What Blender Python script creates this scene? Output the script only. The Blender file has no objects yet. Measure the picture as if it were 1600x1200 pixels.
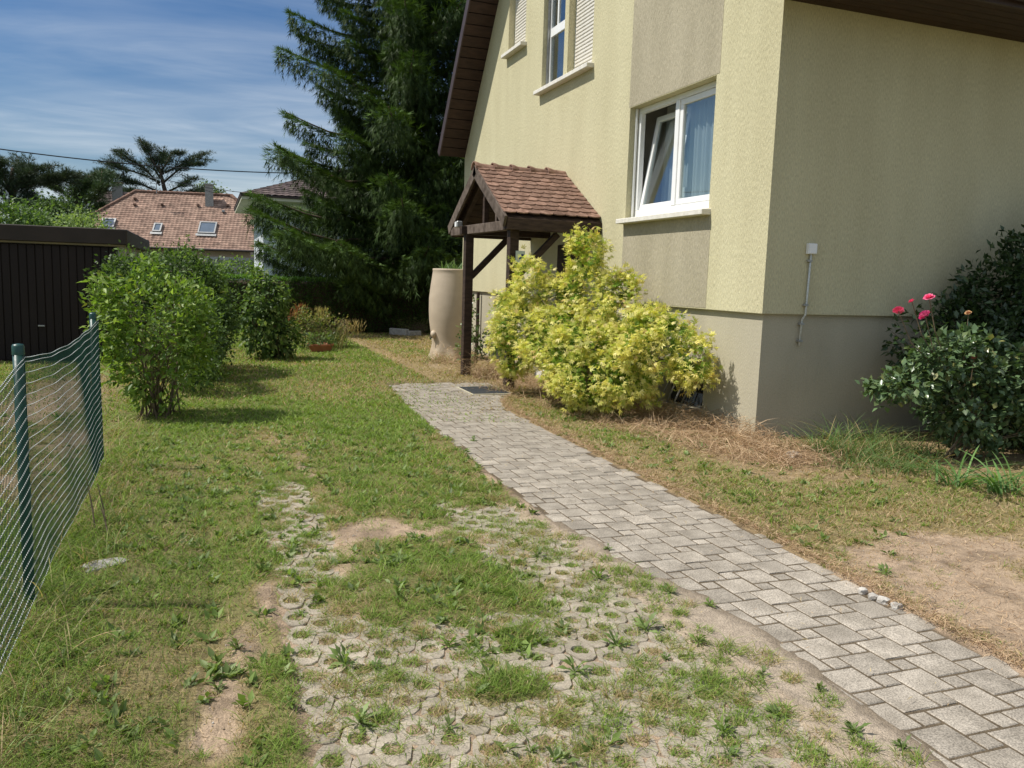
import bpy, bmesh, math
import numpy as np
from mathutils import Vector, Matrix
rng = np.random.default_rng(7)
C = bpy.context.scene.collection
SC = bpy.context.scene
R_ = math.radians
# ------------------------------------------------------------------ camera
YAW, PITCH, ROLL, EYE, FPX = R_(20.5), R_(7.3), R_(1.8), 1.6, 1272.0
fw = Vector((math.sin(YAW)*math.cos(PITCH), math.cos(YAW)*math.cos(PITCH), -math.sin(PITCH)))
r0 = Vector((math.cos(YAW), -math.sin(YAW), 0)); u0 = r0.cross(fw)
rt = math.cos(ROLL)*r0 + math.sin(ROLL)*u0; up = -math.sin(ROLL)*r0 + math.cos(ROLL)*u0
cam = bpy.data.cameras.new('camera'); camo = bpy.data.objects.new('camera', cam); C.objects.link(camo)
m = Matrix((rt, up, -fw)).transposed().to_4x4(); m.translation = (0, 0, EYE); camo.matrix_world = m
cam.sensor_width = 36; cam.lens = FPX/1600*36; cam.clip_end = 3000; cam.clip_start = 0.05
SC.camera = camo
# ------------------------------------------------------------------ light
SUN = Vector((-1, 0.27, 1.5)).normalized()
sl = bpy.data.lights.new('sun', 'SUN'); sl.energy = 5.0; sl.angle = R_(0.53); sl.color = (1, .955, .88)
so = bpy.data.objects.new('sun', sl); C.objects.link(so); so.rotation_euler = SUN.to_track_quat('Z', 'Y').to_euler()
SC.view_settings.view_transform = 'Standard'; SC.view_settings.look = 'None'
SC.view_settings.exposure = 0.05; SC.view_settings.gamma = 1; SC.view_settings.use_curve_mapping = False
W = bpy.data.worlds.new('World'); SC.world = W; W.use_nodes = True
def N(nt, t, **kw):
    n = nt.nodes.new(t)
    for k, v in kw.items():
        if hasattr(n, k): setattr(n, k, v)
    return n
def build_world():
    nt = W.node_tree; nt.nodes.clear(); L = nt.links.new
    out = N(nt, 'ShaderNodeOutputWorld'); bg = N(nt, 'ShaderNodeBackground'); bg.inputs[1].default_value = 0.050
    sky = N(nt, 'ShaderNodeTexSky'); sky.sky_type = 'NISHITA'; sky.sun_disc = False
    sky.sun_elevation = math.asin(SUN.z); sky.sun_rotation = math.atan2(SUN.x, SUN.y) % (2*math.pi)
    sky.air_density = 1.15; sky.dust_density = 0.6; sky.ozone_density = 2.2
    tc = N(nt, 'ShaderNodeTexCoord'); sep = N(nt, 'ShaderNodeSeparateXYZ'); L(tc.outputs['Generated'], sep.inputs[0])
    mz = N(nt, 'ShaderNodeMath', operation='MAXIMUM'); L(sep.outputs[2], mz.inputs[0]); mz.inputs[1].default_value = 0.0
    az = N(nt, 'ShaderNodeMath', operation='ADD'); L(mz.outputs[0], az.inputs[0]); az.inputs[1].default_value = 0.12
    dx = N(nt, 'ShaderNodeMath', operation='DIVIDE'); L(sep.outputs[0], dx.inputs[0]); L(az.outputs[0], dx.inputs[1])
    dy = N(nt, 'ShaderNodeMath', operation='DIVIDE'); L(sep.outputs[1], dy.inputs[0]); L(az.outputs[0], dy.inputs[1])
    cb = N(nt, 'ShaderNodeCombineXYZ'); L(dx.outputs[0], cb.inputs[0]); L(dy.outputs[0], cb.inputs[1])
    def layer(rot, sc, scale, detail, lo, hi, loc=(0, 0, 0), dist=.6):
        mp = N(nt, 'ShaderNodeMapping'); mp.inputs['Rotation'].default_value = (0, 0, R_(rot)); mp.inputs['Scale'].default_value = sc
        mp.inputs['Location'].default_value = loc
        L(cb.outputs[0], mp.inputs[0]); no = N(nt, 'ShaderNodeTexNoise'); no.inputs['Scale'].default_value = scale
        no.inputs['Detail'].default_value = detail; no.inputs['Roughness'].default_value = .55; no.inputs['Distortion'].default_value = dist
        L(mp.outputs[0], no.inputs['Vector'])
        mr = N(nt, 'ShaderNodeMapRange'); mr.interpolation_type = 'SMOOTHSTEP'; L(no.outputs[0], mr.inputs[0])
        mr.inputs[1].default_value = lo; mr.inputs[2].default_value = hi; return mr.outputs[0]
    a = layer(14, (.20, .50, 1), .75, 8, .33, .64, (2.3, .35, 0)); b = layer(-8, (.34, 1.0, 1), 2.1, 11, .28, .78, (4, 1, 3), 1.6)
    ad = N(nt, 'ShaderNodeMath', operation='MULTIPLY'); L(a, ad.inputs[0]); 
    b2 = N(nt, 'ShaderNodeMath', operation='MULTIPLY_ADD'); L(b, b2.inputs[0]); b2.inputs[1].default_value = .65; b2.inputs[2].default_value = .52
    L(b2.outputs[0], ad.inputs[1]); ad.use_clamp = True
    ml = N(nt, 'ShaderNodeMath', operation='MULTIPLY'); L(ad.outputs[0], ml.inputs[0]); ml.inputs[1].default_value = .80
    mix = N(nt, 'ShaderNodeMix'); mix.data_type = 'RGBA'; L(ml.outputs[0], mix.inputs[0])
    hsv = N(nt, 'ShaderNodeHueSaturation'); hsv.inputs['Saturation'].default_value = 1.45; hsv.inputs['Value'].default_value = 1.2; L(sky.outputs[0], hsv.inputs['Color']); tn = N(nt, 'ShaderNodeVectorMath', operation='MULTIPLY'); L(hsv.outputs[0], tn.inputs[0]); tn.inputs[1].default_value = (.86, 1.0, 1.22); L(tn.outputs[0], mix.inputs[6]); mix.inputs[7].default_value = (15.6, 16.8, 17.8, 1)
    L(mix.outputs[2], bg.inputs[0]); L(bg.outputs[0], out.inputs[0])
build_world()
# ------------------------------------------------------------------ helpers: pixels of the photo -> points of the place
def ray(x, y):
    v = fw*FPX + rt*(x-800) - up*(y-600); return v.normalized()
def gp(x, y, z=0.0):
    v = ray(x, y); t = (z-EYE)/v.z; return (v.x*t, v.y*t)
def atY(x, y, Y):
    v = ray(x, y); t = Y/v.y; return Vector((v.x*t, Y, EYE+v.z*t))
# ------------------------------------------------------------------ materials
def principled(nt):
    b = N(nt, 'ShaderNodeBsdfPrincipled'); o = N(nt, 'ShaderNodeOutputMaterial'); nt.links.new(b.outputs[0], o.inputs[0]); return b, o
def pm(name, c1, c2=None, scale=5, rough=.8, bump=.0, bscale=40, stretch=(1, 1, 1), spec=.3, rnd=0.0, metal=0, detail=6, attr=False, lo=.35, hi=.65, bdist=.01, speck=None):
    ma = bpy.data.materials.new(name); ma.use_nodes = True; nt = ma.node_tree; nt.nodes.clear(); L = nt.links.new
    b, o = principled(nt); b.inputs['Roughness'].default_value = rough; b.inputs['Metallic'].default_value = metal
    b.inputs['Specular IOR Level'].default_value = spec
    tc = N(nt, 'ShaderNodeTexCoord'); mp = N(nt, 'ShaderNodeMapping'); mp.inputs['Scale'].default_value = stretch; L(tc.outputs['Object'], mp.inputs[0])
    oi = N(nt, 'ShaderNodeObjectInfo')
    if rnd:
        off = N(nt, 'ShaderNodeVectorMath', operation='SCALE'); cbx = N(nt, 'ShaderNodeCombineXYZ')
        for i in range(3): L(oi.outputs['Random'], cbx.inputs[i])
        L(cbx.outputs[0], off.inputs[0]); off.inputs['Scale'].default_value = 50
        L(off.outputs[0], mp.inputs['Location'])
    no = N(nt, 'ShaderNodeTexNoise'); no.inputs['Scale'].default_value = scale; no.inputs['Detail'].default_value = detail; L(mp.outputs[0], no.inputs['Vector'])
    mr = N(nt, 'ShaderNodeMapRange'); L(no.outputs[0], mr.inputs[0]); mr.inputs[1].default_value = lo; mr.inputs[2].default_value = hi
    mx = N(nt, 'ShaderNodeMix'); mx.data_type = 'RGBA'; L(mr.outputs[0], mx.inputs[0])
    c2 = c2 or tuple(min(1, c*1.25) for c in c1)
    mx.inputs[6].default_value = (*c1, 1); mx.inputs[7].default_value = (*c2, 1); col = mx.outputs[2]
    if attr:
        at = N(nt, 'ShaderNodeAttribute'); at.attribute_name = 'Col'
        mm = N(nt, 'ShaderNodeMix'); mm.data_type = 'RGBA'; mm.blend_type = 'MULTIPLY'; mm.inputs[0].default_value = 1
        L(col, mm.inputs[6]); L(at.outputs['Color'], mm.inputs[7]); col = mm.outputs[2]
    if speck:
        vo = N(nt, 'ShaderNodeTexNoise'); vo.inputs['Scale'].default_value = speck[0]; vo.inputs['Detail'].default_value = 3; L(mp.outputs[0], vo.inputs['Vector'])
        m3 = N(nt, 'ShaderNodeMapRange'); L(vo.outputs[0], m3.inputs[0]); m3.inputs[1].default_value = .35; m3.inputs[2].default_value = .65
        m3.inputs[3].default_value = 1-speck[1]; m3.inputs[4].default_value = 1+speck[1]
        hs = N(nt, 'ShaderNodeVectorMath', operation='SCALE'); L(col, hs.inputs[0]); L(m3.outputs[0], hs.inputs['Scale']); col = hs.outputs[0]
    if rnd:
        m2 = N(nt, 'ShaderNodeMapRange'); L(oi.outputs['Random'], m2.inputs[0]); m2.inputs[3].default_value = 1-rnd; m2.inputs[4].default_value = 1+rnd
        hs = N(nt, 'ShaderNodeVectorMath', operation='SCALE'); L(col, hs.inputs[0]); L(m2.outputs[0], hs.inputs['Scale']); col = hs.outputs[0]
    L(col, b.inputs['Base Color'])
    if bump:
        n2 = N(nt, 'ShaderNodeTexNoise'); n2.inputs['Scale'].default_value = bscale; n2.inputs['Detail'].default_value = 5; L(mp.outputs[0], n2.inputs['Vector'])
        bp = N(nt, 'ShaderNodeBump'); bp.inputs['Strength'].default_value = bump; bp.inputs['Distance'].default_value = bdist; L(n2.outputs[0], bp.inputs['Height']); L(bp.outputs[0], b.inputs['Normal'])
    return ma
def leafmat(name, trans=.35, rough=.5, spec=.35, rnd=.0, tint=(1.25, 1.35, .6)):
    ma = bpy.data.materials.new(name); ma.use_nodes = True; nt = ma.node_tree; nt.nodes.clear(); L = nt.links.new
    b, o = principled(nt); b.inputs['Roughness'].default_value = rough; b.inputs['Specular IOR Level'].default_value = spec
    at = N(nt, 'ShaderNodeAttribute'); at.attribute_name = 'Col'; col = at.outputs['Color']
    if rnd:
        oi = N(nt, 'ShaderNodeObjectInfo'); m2 = N(nt, 'ShaderNodeMapRange'); L(oi.outputs['Random'], m2.inputs[0]); m2.inputs[3].default_value = 1-rnd; m2.inputs[4].default_value = 1+rnd
        hs = N(nt, 'ShaderNodeVectorMath', operation='SCALE'); L(col, hs.inputs[0]); L(m2.outputs[0], hs.inputs['Scale']); col = hs.outputs[0]
    L(col, b.inputs['Base Color'])
    tr = N(nt, 'ShaderNodeBsdfTranslucent'); vm = N(nt, 'ShaderNodeVectorMath', operation='MULTIPLY'); L(col, vm.inputs[0]); vm.inputs[1].default_value = tint; L(vm.outputs[0], tr.inputs[0])
    ms = N(nt, 'ShaderNodeMixShader'); ms.inputs[0].default_value = trans; L(b.outputs[0], ms.inputs[1]); L(tr.outputs[0], ms.inputs[2]); L(ms.outputs[0], o.inputs[0])
    return ma
def glassmat(name, tint=(.9, .95, .95), refl=.35):
    ma = bpy.data.materials.new(name); ma.use_nodes = True; nt = ma.node_tree; nt.nodes.clear(); L = nt.links.new
    o = N(nt, 'ShaderNodeOutputMaterial'); g = N(nt, 'ShaderNodeBsdfGlossy'); g.inputs['Roughness'].default_value = .02; g.inputs[0].default_value = (.9, .9, .9, 1)
    t = N(nt, 'ShaderNodeBsdfTransparent'); t.inputs[0].default_value = (*tint, 1)
    lw = N(nt, 'ShaderNodeLayerWeight'); lw.inputs[0].default_value = .5
    pw = N(nt, 'ShaderNodeMath', operation='POWER'); L(lw.outputs['Facing'], pw.inputs[0]); pw.inputs[1].default_value = 2.2; ma2 = N(nt, 'ShaderNodeMath', operation='MULTIPLY_ADD'); L(pw.outputs[0], ma2.inputs[0]); ma2.inputs[1].default_value = .55; ma2.inputs[2].default_value = refl*.3
    ms = N(nt, 'ShaderNodeMixShader'); L(ma2.outputs[0], ms.inputs[0]); L(t.outputs[0], ms.inputs[1]); L(g.outputs[0], ms.inputs[2]); L(ms.outputs[0], o.inputs[0])
    return ma
M = {}
M['stucco'] = pm('yellow_stucco', (.53, .485, .31), (.59, .545, .355), 2.2, .93, 1.0, 85, (1, 1, .22), .1, speck=(120, .13), bdist=.012)
M['stucco_beige'] = pm('beige_stucco', (.375, .335, .24), (.43, .385, .28), 2.2, .93, 1.0, 85, (1, 1, .22), .1, speck=(120, .13), bdist=.012)
M['plinth'] = pm('plinth_render', (.40, .365, .27), (.46, .42, .315), 1.6, .93, .5, 70, (1, 1, .5), .1, speck=(120, .08))
M['white'] = pm('white_paint', (.80, .80, .78), (.84, .84, .83), 8, .35, .05, 60, spec=.5)
M['shutter'] = pm('cream_shutter', (.70, .66, .58), (.76, .72, .64), 9, .45, .05, 60)
M['sill'] = pm('sill_stone', (.64, .61, .54), (.74, .71, .64), 14, .8, .3, 80)
M['darkwood'] = pm('dark_stained_wood', (.030, .018, .012), (.062, .038, .025), 6, .7, .5, 40, (1, 1, 5), .3, rnd=.15)
M['greywood'] = pm('weathered_wood', (.075, .055, .042), (.16, .125, .10), 9, .8, .6, 50, (6, 1, 1), .2, rnd=.1)
M['soffit'] = pm('soffit_wood', (.032, .017, .013), (.052, .028, .020), 5, .6, .4, 50, (1, 6, 1), .3, rnd=.12)
M['fascia'] = pm('brown_fascia', (.045, .028, .027), (.062, .040, .037), 6, .5, .2, 50, (5, 1, 1), .4)
M['tile'] = pm('clay_tile', (.16, .092, .066), (.29, .18, .135), 11, .85, .5, 60, rnd=.28, spec=.2, speck=(60, .12))
M['rooftile'] = pm('roof_tile', (.25, .158, .118), (.33, .22, .165), 1.3, .85, .2, 20, rnd=.0, attr=True)
M['darktile'] = pm('dark_roof_tile', (.075, .055, .05), (.15, .11, .10), 1.4, .8, .2, 20, attr=True)
M['garage'] = pm('garage_brown', (.014, .009, .008), (.019, .012, .010), 3, .6, .2, 30, (1, 1, .1), .25)
M['garage_trim'] = pm('garage_fascia', (.028, .019, .014), (.038, .026, .019), 3, .5, .1, 30, spec=.3)
M['trim_olive'] = pm('olive_trim', (.13, .10, .04), (.17, .13, .05), 3, .5)
M['grey_wall'] = pm('grey_render', (.34, .33, .32), (.40, .39, .38), 2, .9, .3, 30)
M['white_wall'] = pm('white_render', (.56, .60, .64), (.62, .66, .70), 1, .9, .3, 20)
M['pink_wall'] = pm('salmon_render', (.52, .36, .28), (.58, .41, .32), 1, .9, .3, 20)
M['cream'] = pm('cream_paint', (.62, .58, .45), (.68, .64, .5), 1, .7)
M['paver'] = pm('concrete_paver', (.255, .222, .178), (.375, .33, .27), 7, .9, .6, 160, rnd=.15, speck=(150, .36), bdist=.004)
M['turfstone'] = pm('grass_paver_concrete', (.265, .228, .172), (.39, .335, .258), 9, .92, .6, 130, rnd=.10, speck=(150, .2), bdist=.005)
M['rock'] = pm('pale_rock', (.36, .33, .29), (.52, .49, .44), 18, .9, .8, 60, rnd=.1)
M['greyrock'] = pm('grey_rock', (.28, .26, .24), (.42, .40, .37), 18, .9, .9, 50)
M['greenpost'] = pm('green_coated_steel', (.007, .045, .037), (.010, .060, .048), 10, .38, .05, 60, spec=.5)
M['greenwire'] = pm('green_wire', (.012, .065, .045), (.02, .085, .06), 10, .5)
M['whitewire'] = pm('galvanised_wire', (.50, .53, .50), (.66, .68, .66), 60, .45, spec=.5)
M['barrel'] = pm('sand_plastic', (.47, .38, .275), (.52, .425, .31), 3, .55, .25, 70, (1, 1, 2), .4, speck=(90, .04))
M['black'] = pm('black_plastic', (.02, .02, .02), None, 5, .5)
M['metal'] = pm('grey_metal', (.32, .32, .31), (.42, .42, .41), 12, .4, metal=.5)
M['grate'] = pm('doormat_dark', (.05, .055, .06), (.09, .095, .10), 40, .8, .6, 90)
M['terracotta'] = pm('terracotta', (.34, .12, .06), (.42, .17, .09), 12, .85, .3, 50)
M['bark'] = pm('bark', (.055, .038, .027), (.12, .085, .06), 9, .9, .9, 30, (1, 1, .3))
M['twig'] = pm('twig_bark', (.13, .095, .06), (.22, .165, .11), 20, .85, .3, 60)
M['cable'] = pm('cable_black', (.02, .02, .022), None, 5, .6)
M['curtain'] = leafmat('curtain_cloth', .35, .9, .1, tint=(1, 1, 1))
M['leaf'] = leafmat('leaf', .36, .5, .3)
M['leaf_obj'] = leafmat('leaf_single', .36, .48, .35, rnd=.22)
M['glossleaf'] = leafmat('glossy_leaf', .22, .30, .5)
M['glossleaf_obj'] = leafmat('glossy_leaf_single', .22, .30, .5, rnd=.2)
M['needle'] = leafmat('needle', .10, .6, .2)
M['grass'] = leafmat('grass', .35, .6, .2)
M['straw'] = leafmat('straw', .25, .7, .15, tint=(1.1, 1.05, .9))
M['petal'] = leafmat('petal', .35, .5, .2, tint=(1.2, .6, .8))
M['glass'] = glassmat('window_glass', (.85, .90, .90), .28)
M['darkglass'] = pm('dark_glass', (.02, .025, .03), None, 3, .04, spec=.8)
M['room'] = pm('room_wall', (.45, .42, .36), None, 3, .9)
M['sign'] = pm('pale_plate', (.50, .56, .52), None, 20, .4)
M['blue'] = pm('blue_enamel', (.02, .04, .22), None, 20, .3)
M['ground'] = pm('soil_and_thatch', (.80, .80, .80), (1.08, 1.08, 1.08), 22, .96, .9, 85, attr=True, detail=8, speck=(260, .32), bdist=.012, spec=.1)
# ------------------------------------------------------------------ object helpers
def props(o, label=None, cat=None, group=None, kind=None):
    if label: o['label'] = label
    if cat: o['category'] = cat
    if group: o['group'] = group
    if kind: o['kind'] = kind
    return o
def link(name, me, mat=None, parent=None, loc=None, rot=None, **kw):
    o = bpy.data.objects.new(name, me); C.objects.link(o)
    if mat is not None and me is not None and not me.materials: me.materials.append(M[mat])
    if parent is not None: o.parent = parent
    if loc is not None: o.location = loc
    if rot is not None: o.rotation_euler = rot
    return props(o, **kw)
def thing(name, loc, label, cat, group=None, rz=0, kind=None):
    o = bpy.data.objects.new(name, None); C.objects.link(o); o.location = loc; o.rotation_euler = (0, 0, rz); o.empty_display_size = .2
    return props(o, label, cat, group, kind)
def npmesh(name, V, F, col=None, smooth=True):
    V = np.asarray(V, np.float32); F = np.asarray(F, np.int32); k = F.shape[1]
    me = bpy.data.meshes.new(name); me.vertices.add(len(V)); me.vertices.foreach_set('co', V.ravel())
    me.loops.add(F.size); me.loops.foreach_set('vertex_index', F.ravel())
    me.polygons.add(len(F)); me.polygons.foreach_set('loop_start', np.arange(0, F.size, k, dtype=np.int32))
    try: me.polygons.foreach_set('loop_total', np.full(len(F), k, np.int32))
    except Exception: pass
    if col is not None:
        c = np.ones((len(V), 4), np.float32); c[:, :3] = col
        a = me.color_attributes.new('Col', 'FLOAT_COLOR', 'POINT'); a.data.foreach_set('color', c.ravel())
    me.polygons.foreach_set('use_smooth', np.full(len(F), bool(smooth)))
    me.update(calc_edges=True); return me
class MB:
    def __init__(s): s.v = []; s.f = []
    def poly(s, pts):
        n = len(s.v); s.v += [tuple(p) for p in pts]; s.f.append(tuple(range(n, n+len(pts)))); return s
    def box(s, c, d, rot=None):
        c = Vector(c); hx, hy, hz = d[0]/2, d[1]/2, d[2]/2; n = len(s.v)
        for x, y, z in ((-1,-1,-1),(1,-1,-1),(1,1,-1),(-1,1,-1),(-1,-1,1),(1,-1,1),(1,1,1),(-1,1,1)):
            p = Vector((x*hx, y*hy, z*hz))
            if rot is not None: p = rot @ p
            s.v.append(tuple(c+p))
        for f in ((0,3,2,1),(4,5,6,7),(0,1,5,4),(1,2,6,5),(2,3,7,6),(3,0,4,7)): s.f.append(tuple(n+i for i in f))
        return s
    def box2(s, a, b): return s.box([(a[i]+b[i])/2 for i in range(3)], [abs(b[i]-a[i]) for i in range(3)])
    def bar(s, a, b, w, h, upv=(0, 0, 1)):
        a, b = Vector(a), Vector(b); z = (b-a); L = z.length; z.normalize(); x = Vector(upv).cross(z)
        if x.length < 1e-4: x = Vector((1, 0, 0))
        x.normalize(); y = z.cross(x); rot = Matrix((x, y, z)).transposed()
        return s.box((a+b)/2, (w, h, L), rot)
    def tube(s, pts, rad, n=8, cap=True):
        pts = [Vector(p) for p in pts]; rad = rad if isinstance(rad, (list, tuple)) else [rad]*len(pts); base = len(s.v); ref = Vector((.3, .9, .2))
        for i, p in enumerate(pts):
            d = (pts[min(i+1, len(pts)-1)]-pts[max(i-1, 0)]).normalized(); x = d.cross(ref)
            if x.length < .1: x = d.cross(Vector((1, 0, 0)))
            x.normalize(); y = d.cross(x)
            for j in range(n):
                a = 2*math.pi*j/n; s.v.append(tuple(p+(x*math.cos(a)+y*math.sin(a))*rad[i]))
        for i in range(len(pts)-1):
            for j in range(n):
                a = base+i*n+j; b = base+i*n+(j+1) % n; s.f.append((a, a+n, b+n, b))
        if cap: s.f.append(tuple(base+j for j in range(n))); s.f.append(tuple(base+(len(pts)-1)*n+j for j in range(n-1, -1, -1)))
        return s
    def lathe(s, prof, n=24, c=(0, 0, 0), fn=None):
        base = len(s.v)
        for i, (r, z) in enumerate(prof):
            for j in range(n):
                a = 2*math.pi*j/n; rr = r*(fn(a, z) if fn else 1); s.v.append((c[0]+rr*math.cos(a), c[1]+rr*math.sin(a), c[2]+z))
        for i in range(len(prof)-1):
            for j in range(n):
                a = base+i*n+j; b = base+i*n+(j+1) % n; s.f.append((a, b, b+n, a+n))
        return s
    def mesh(s, name, bevel=0, smooth=False, jit=0):
        me = bpy.data.meshes.new(name); me.from_pydata(s.v, [], s.f)
        if bevel or jit:
            bm = bmesh.new(); bm.from_mesh(me)
            if bevel: bmesh.ops.bevel(bm, geom=list(bm.edges), offset=bevel, segments=1, affect='EDGES', profile=.5, clamp_overlap=True)
            bmesh.ops.recalc_face_normals(bm, faces=bm.faces); bm.to_mesh(me); bm.free()
        if smooth: me.polygons.foreach_set('use_smooth', [True]*len(me.polygons))
        me.update(); return me
    def ob(s, name, mat, parent=None, bevel=0, smooth=False, **kw): return link(name, s.mesh(name, bevel, smooth), mat, parent, **kw)
def unit(a): return a/np.maximum(np.linalg.norm(a, axis=-1, keepdims=True), 1e-9)
# leaf cloud: every leaf is a small folded shape with its own frame
T_LEAF = (np.array([(0,0,0),(.45,.5,.06),(.5,0,-.03),(.45,-.5,.06),(1,0,-.08)]), [(0,2,1),(0,3,2),(1,2,4),(2,3,4)])
T_SMALL = (np.array([(0,0,0),(.5,.5,.08),(.5,-.5,.08),(1,0,-.05)]), [(0,2,1),(1,2,3)])
T_SPRIG = (np.array([(0,.08,0),(0,-.08,0),(1,0,-.05),(.15,.1,0),(.25,0,0),(.75,.6,.05),(.15,-.1,0),(.75,-.6,.05)]), [(0,1,2),(3,4,5),(4,6,7)])
def palm():
    v = [(0, 0, 0)]; f = []
    for a, l in ((-72, .55), (-36, .85), (0, 1.0), (36, .85), (72, .55)):
        a = R_(a); d = np.array((math.cos(a), math.sin(a))); p = np.array((-d[1], d[0])); n = len(v)
        q = d*l*.5; v += [(q[0]+p[0]*.10, q[1]+p[1]*.10, .04), (q[0]-p[0]*.10, q[1]-p[1]*.10, .04), (d[0]*l, d[1]*l, -.10)]
        f += [(0, n+1, n), (n, n+1, n+2)]
    return np.array(v), f
T_MAPLE = palm()
def frames(A, U):
    A = unit(A); B = unit(np.cross(U, A)); Nn = np.cross(A, B); return A, B, Nn
def cards(P, A, U, L, Wd, tpl, col):
    tv, tf = tpl; tf = np.array(tf); A, B, Nn = frames(A, U); n = len(P)
    L = np.broadcast_to(L, (n,)).reshape(n, 1, 1); Wd = np.broadcast_to(Wd, (n,)).reshape(n, 1, 1)
    V = P[:, None, :] + A[:, None, :]*tv[None, :, 0:1]*L + B[:, None, :]*tv[None, :, 1:2]*Wd + Nn[:, None, :]*tv[None, :, 2:3]*L
    F = tf[None]+(np.arange(n)*len(tv))[:, None, None]
    return V.reshape(-1, 3), F.reshape(-1, 3), np.repeat(col, len(tv), axis=0)
def merge(parts):
    V, F, Cc = [], [], []; n = 0
    for v, f, c in parts: V.append(v); F.append(f+n); Cc.append(c); n += len(v)
    return np.concatenate(V), np.concatenate(F), np.concatenate(Cc)
def mixcol(n, cols, w=None, jit=.15, r=rng):
    cols = np.array(cols); i = r.choice(len(cols), n, p=w); j = r.choice(len(cols), n, p=w); t = r.random((n, 1))*.5
    return (cols[i]*(1-t)+cols[j]*t)*(1+jit*r.normal(size=(n, 1)))
# value noise
class VN:
    def __init__(s, seed): s.t = np.random.default_rng(seed).random((256, 256))
    def n(s, x, y, sc):
        x = np.asarray(x)/sc+1000.3; y = np.asarray(y)/sc+1000.7; xi = np.floor(x).astype(int); yi = np.floor(y).astype(int); fx = x-xi; fy = y-yi
        fx = fx*fx*(3-2*fx); fy = fy*fy*(3-2*fy); t = s.t; a = t[xi % 256, yi % 256]; b = t[(xi+1) % 256, yi % 256]; c = t[xi % 256, (yi+1) % 256]; d = t[(xi+1) % 256, (yi+1) % 256]
        return (a*(1-fx)+b*fx)*(1-fy)+(c*(1-fx)+d*fx)*fy
    def f(s, x, y, sc, o=4):
        r = 0; a = 1; w = 0
        for i in range(o): r = r+a*s.n(x, y, sc/2**i); w += a; a *= .55
        return r/w
n1, n2, n3, n4 = VN(1), VN(2), VN(3), VN(4)
def sstep(a, b, x): t = np.clip((x-a)/(b-a), 0, 1); return t*t*(3-2*t)
# ------------------------------------------------------------------ ground plan
def xl(y): return np.interp(y, [0, 4.4, 6, 7, 9.5, 11.9, 12], [2.12, 2.12, 2.15, 2.18, 2.27, 2.46, 2.47])
def xr(y): return np.interp(y, [0, 2.3, 3.2, 4.2, 7.7, 9.4, 10.0, 10.6, 11.9], [3.20, 3.24, 3.30, 3.36, 3.40, 3.46, 3.62, 4.0, 4.1])
PATH_END = 11.92
def inpath(x, y, m=0.0):
    return sstep(-.03, .02, x-xl(y)+m)*sstep(-.03, .02, xr(y)-x+m)*sstep(-.03, .02, PATH_END-y+m)
def blobs(x, y, L):
    s = 0
    for px, py, rx, ry, a in L:
        cx, cy = gp(px, py); s = s+a*np.exp(-(((x-cx)/rx)**2+((y-cy)/ry)**2))
    return s
BARE = [(745,705,.10,.5,.9),(775,750,.12,.45,1),(820,790,.13,.3,1),(880,835,.14,.25,1),(925,865,.13,.2,.9),
 (590,830,.24,.24,1.25),(705,835,.24,.22,1.2),(540,870,.10,.35,.8),(478,735,.07,.9,.6),(520,800,.06,.3,.5),(450,770,.05,.3,.4),
 (350,1100,.11,.3,.8),(380,1010,.10,.25,.7),(420,940,.07,.25,.7),(330,1180,.12,.15,.6),(150,890,.12,.1,.6),(300,930,.12,.1,.35),
 (680,690,.25,.6,.35),(430,690,.12,.3,.4),(560,930,.10,.15,.5),
 (1470,880,.65,.45,.85),(1560,960,.6,.5,.95),(1590,1050,.4,.4,.9),(1420,850,.25,.3,.5),(1560,850,.5,.3,.45),(1350,870,.12,.2,.4),
 (600,600,.3,.5,.45),(690,575,.45,.7,.55),(650,563,.5,.15,.7),(600,550,.4,.12,.5),(640,595,.2,.3,.4),(760,640,.2,.5,.4),(540,570,.3,.3,.25),
 (60,640,.5,1.5,.8),(110,700,.3,1.2,.6),(130,600,.6,2,.5),(0,760,.5,.6,.5)]
LUSH = [(620,690,.5,1.2,.4),(450,640,.6,1.,.5),(560,640,.6,1.0,.3),(790,1080,.22,.14,1.6),(800,1000,.2,.2,1.1),(740,900,.25,.3,.8),(820,940,.2,.25,.8),(920,990,.16,.15,.6),
 (1150,800,.10,.5,.7),(1250,850,.13,.4,.9),(1100,770,.15,.4,.5),(560,780,.35,.5,.4),(660,890,.2,.15,.3),(1000,1100,.15,.12,.6),(860,1170,.3,.12,.6),(1320,780,.5,.3,.3),
 (80,1050,.15,.4,.8),(100,900,.1,.5,.5),(140,760,.1,1,.5)]
def bare(x, y): return np.clip(blobs(x, y, BARE)*(.6+.9*n1.f(x, y, .35)), 0, 1.2)
def lush(x, y): return np.clip(blobs(x, y, LUSH), 0, 1.6)
def stonezone(x, y): return ((x > .24) & (x < xl(y)-.03) & (y < 7.2)).astype(float)
def stonevis(x, y):
    v = sstep(1.45, 1.75, x)*sstep(4.9, 4.2, y)*1.0                                   # band beside the path
    v = np.maximum(v, sstep(3.9, 3.2, y)*sstep(.22, .35, x)*.92)                         # foreground
    v = np.maximum(v, sstep(.22, .32, x)*sstep(.78, .62, x)*sstep(7.0, 6.2, y)*.62)      # left wheel track
    v = np.maximum(v, sstep(1.2, 1.6, x)*sstep(6.6, 5.0, y)*.62)
    v = v*(1-sstep(.55, 1.2, lush(x, y))*.75)
    edge = sstep(2.12, 1.93, x+.15*(n2.f(x, y, .3)-.5)+.05*sstep(3.2, 2., y))
    return v*edge*stonezone(x, y)
def vis(x, y):
    return sstep(.34, .62, stonevis(x, y)*(.42+1.15*n3.f(x, y, .38))+.22*(n4.f(x, y, .12, 2)-.5))
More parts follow.
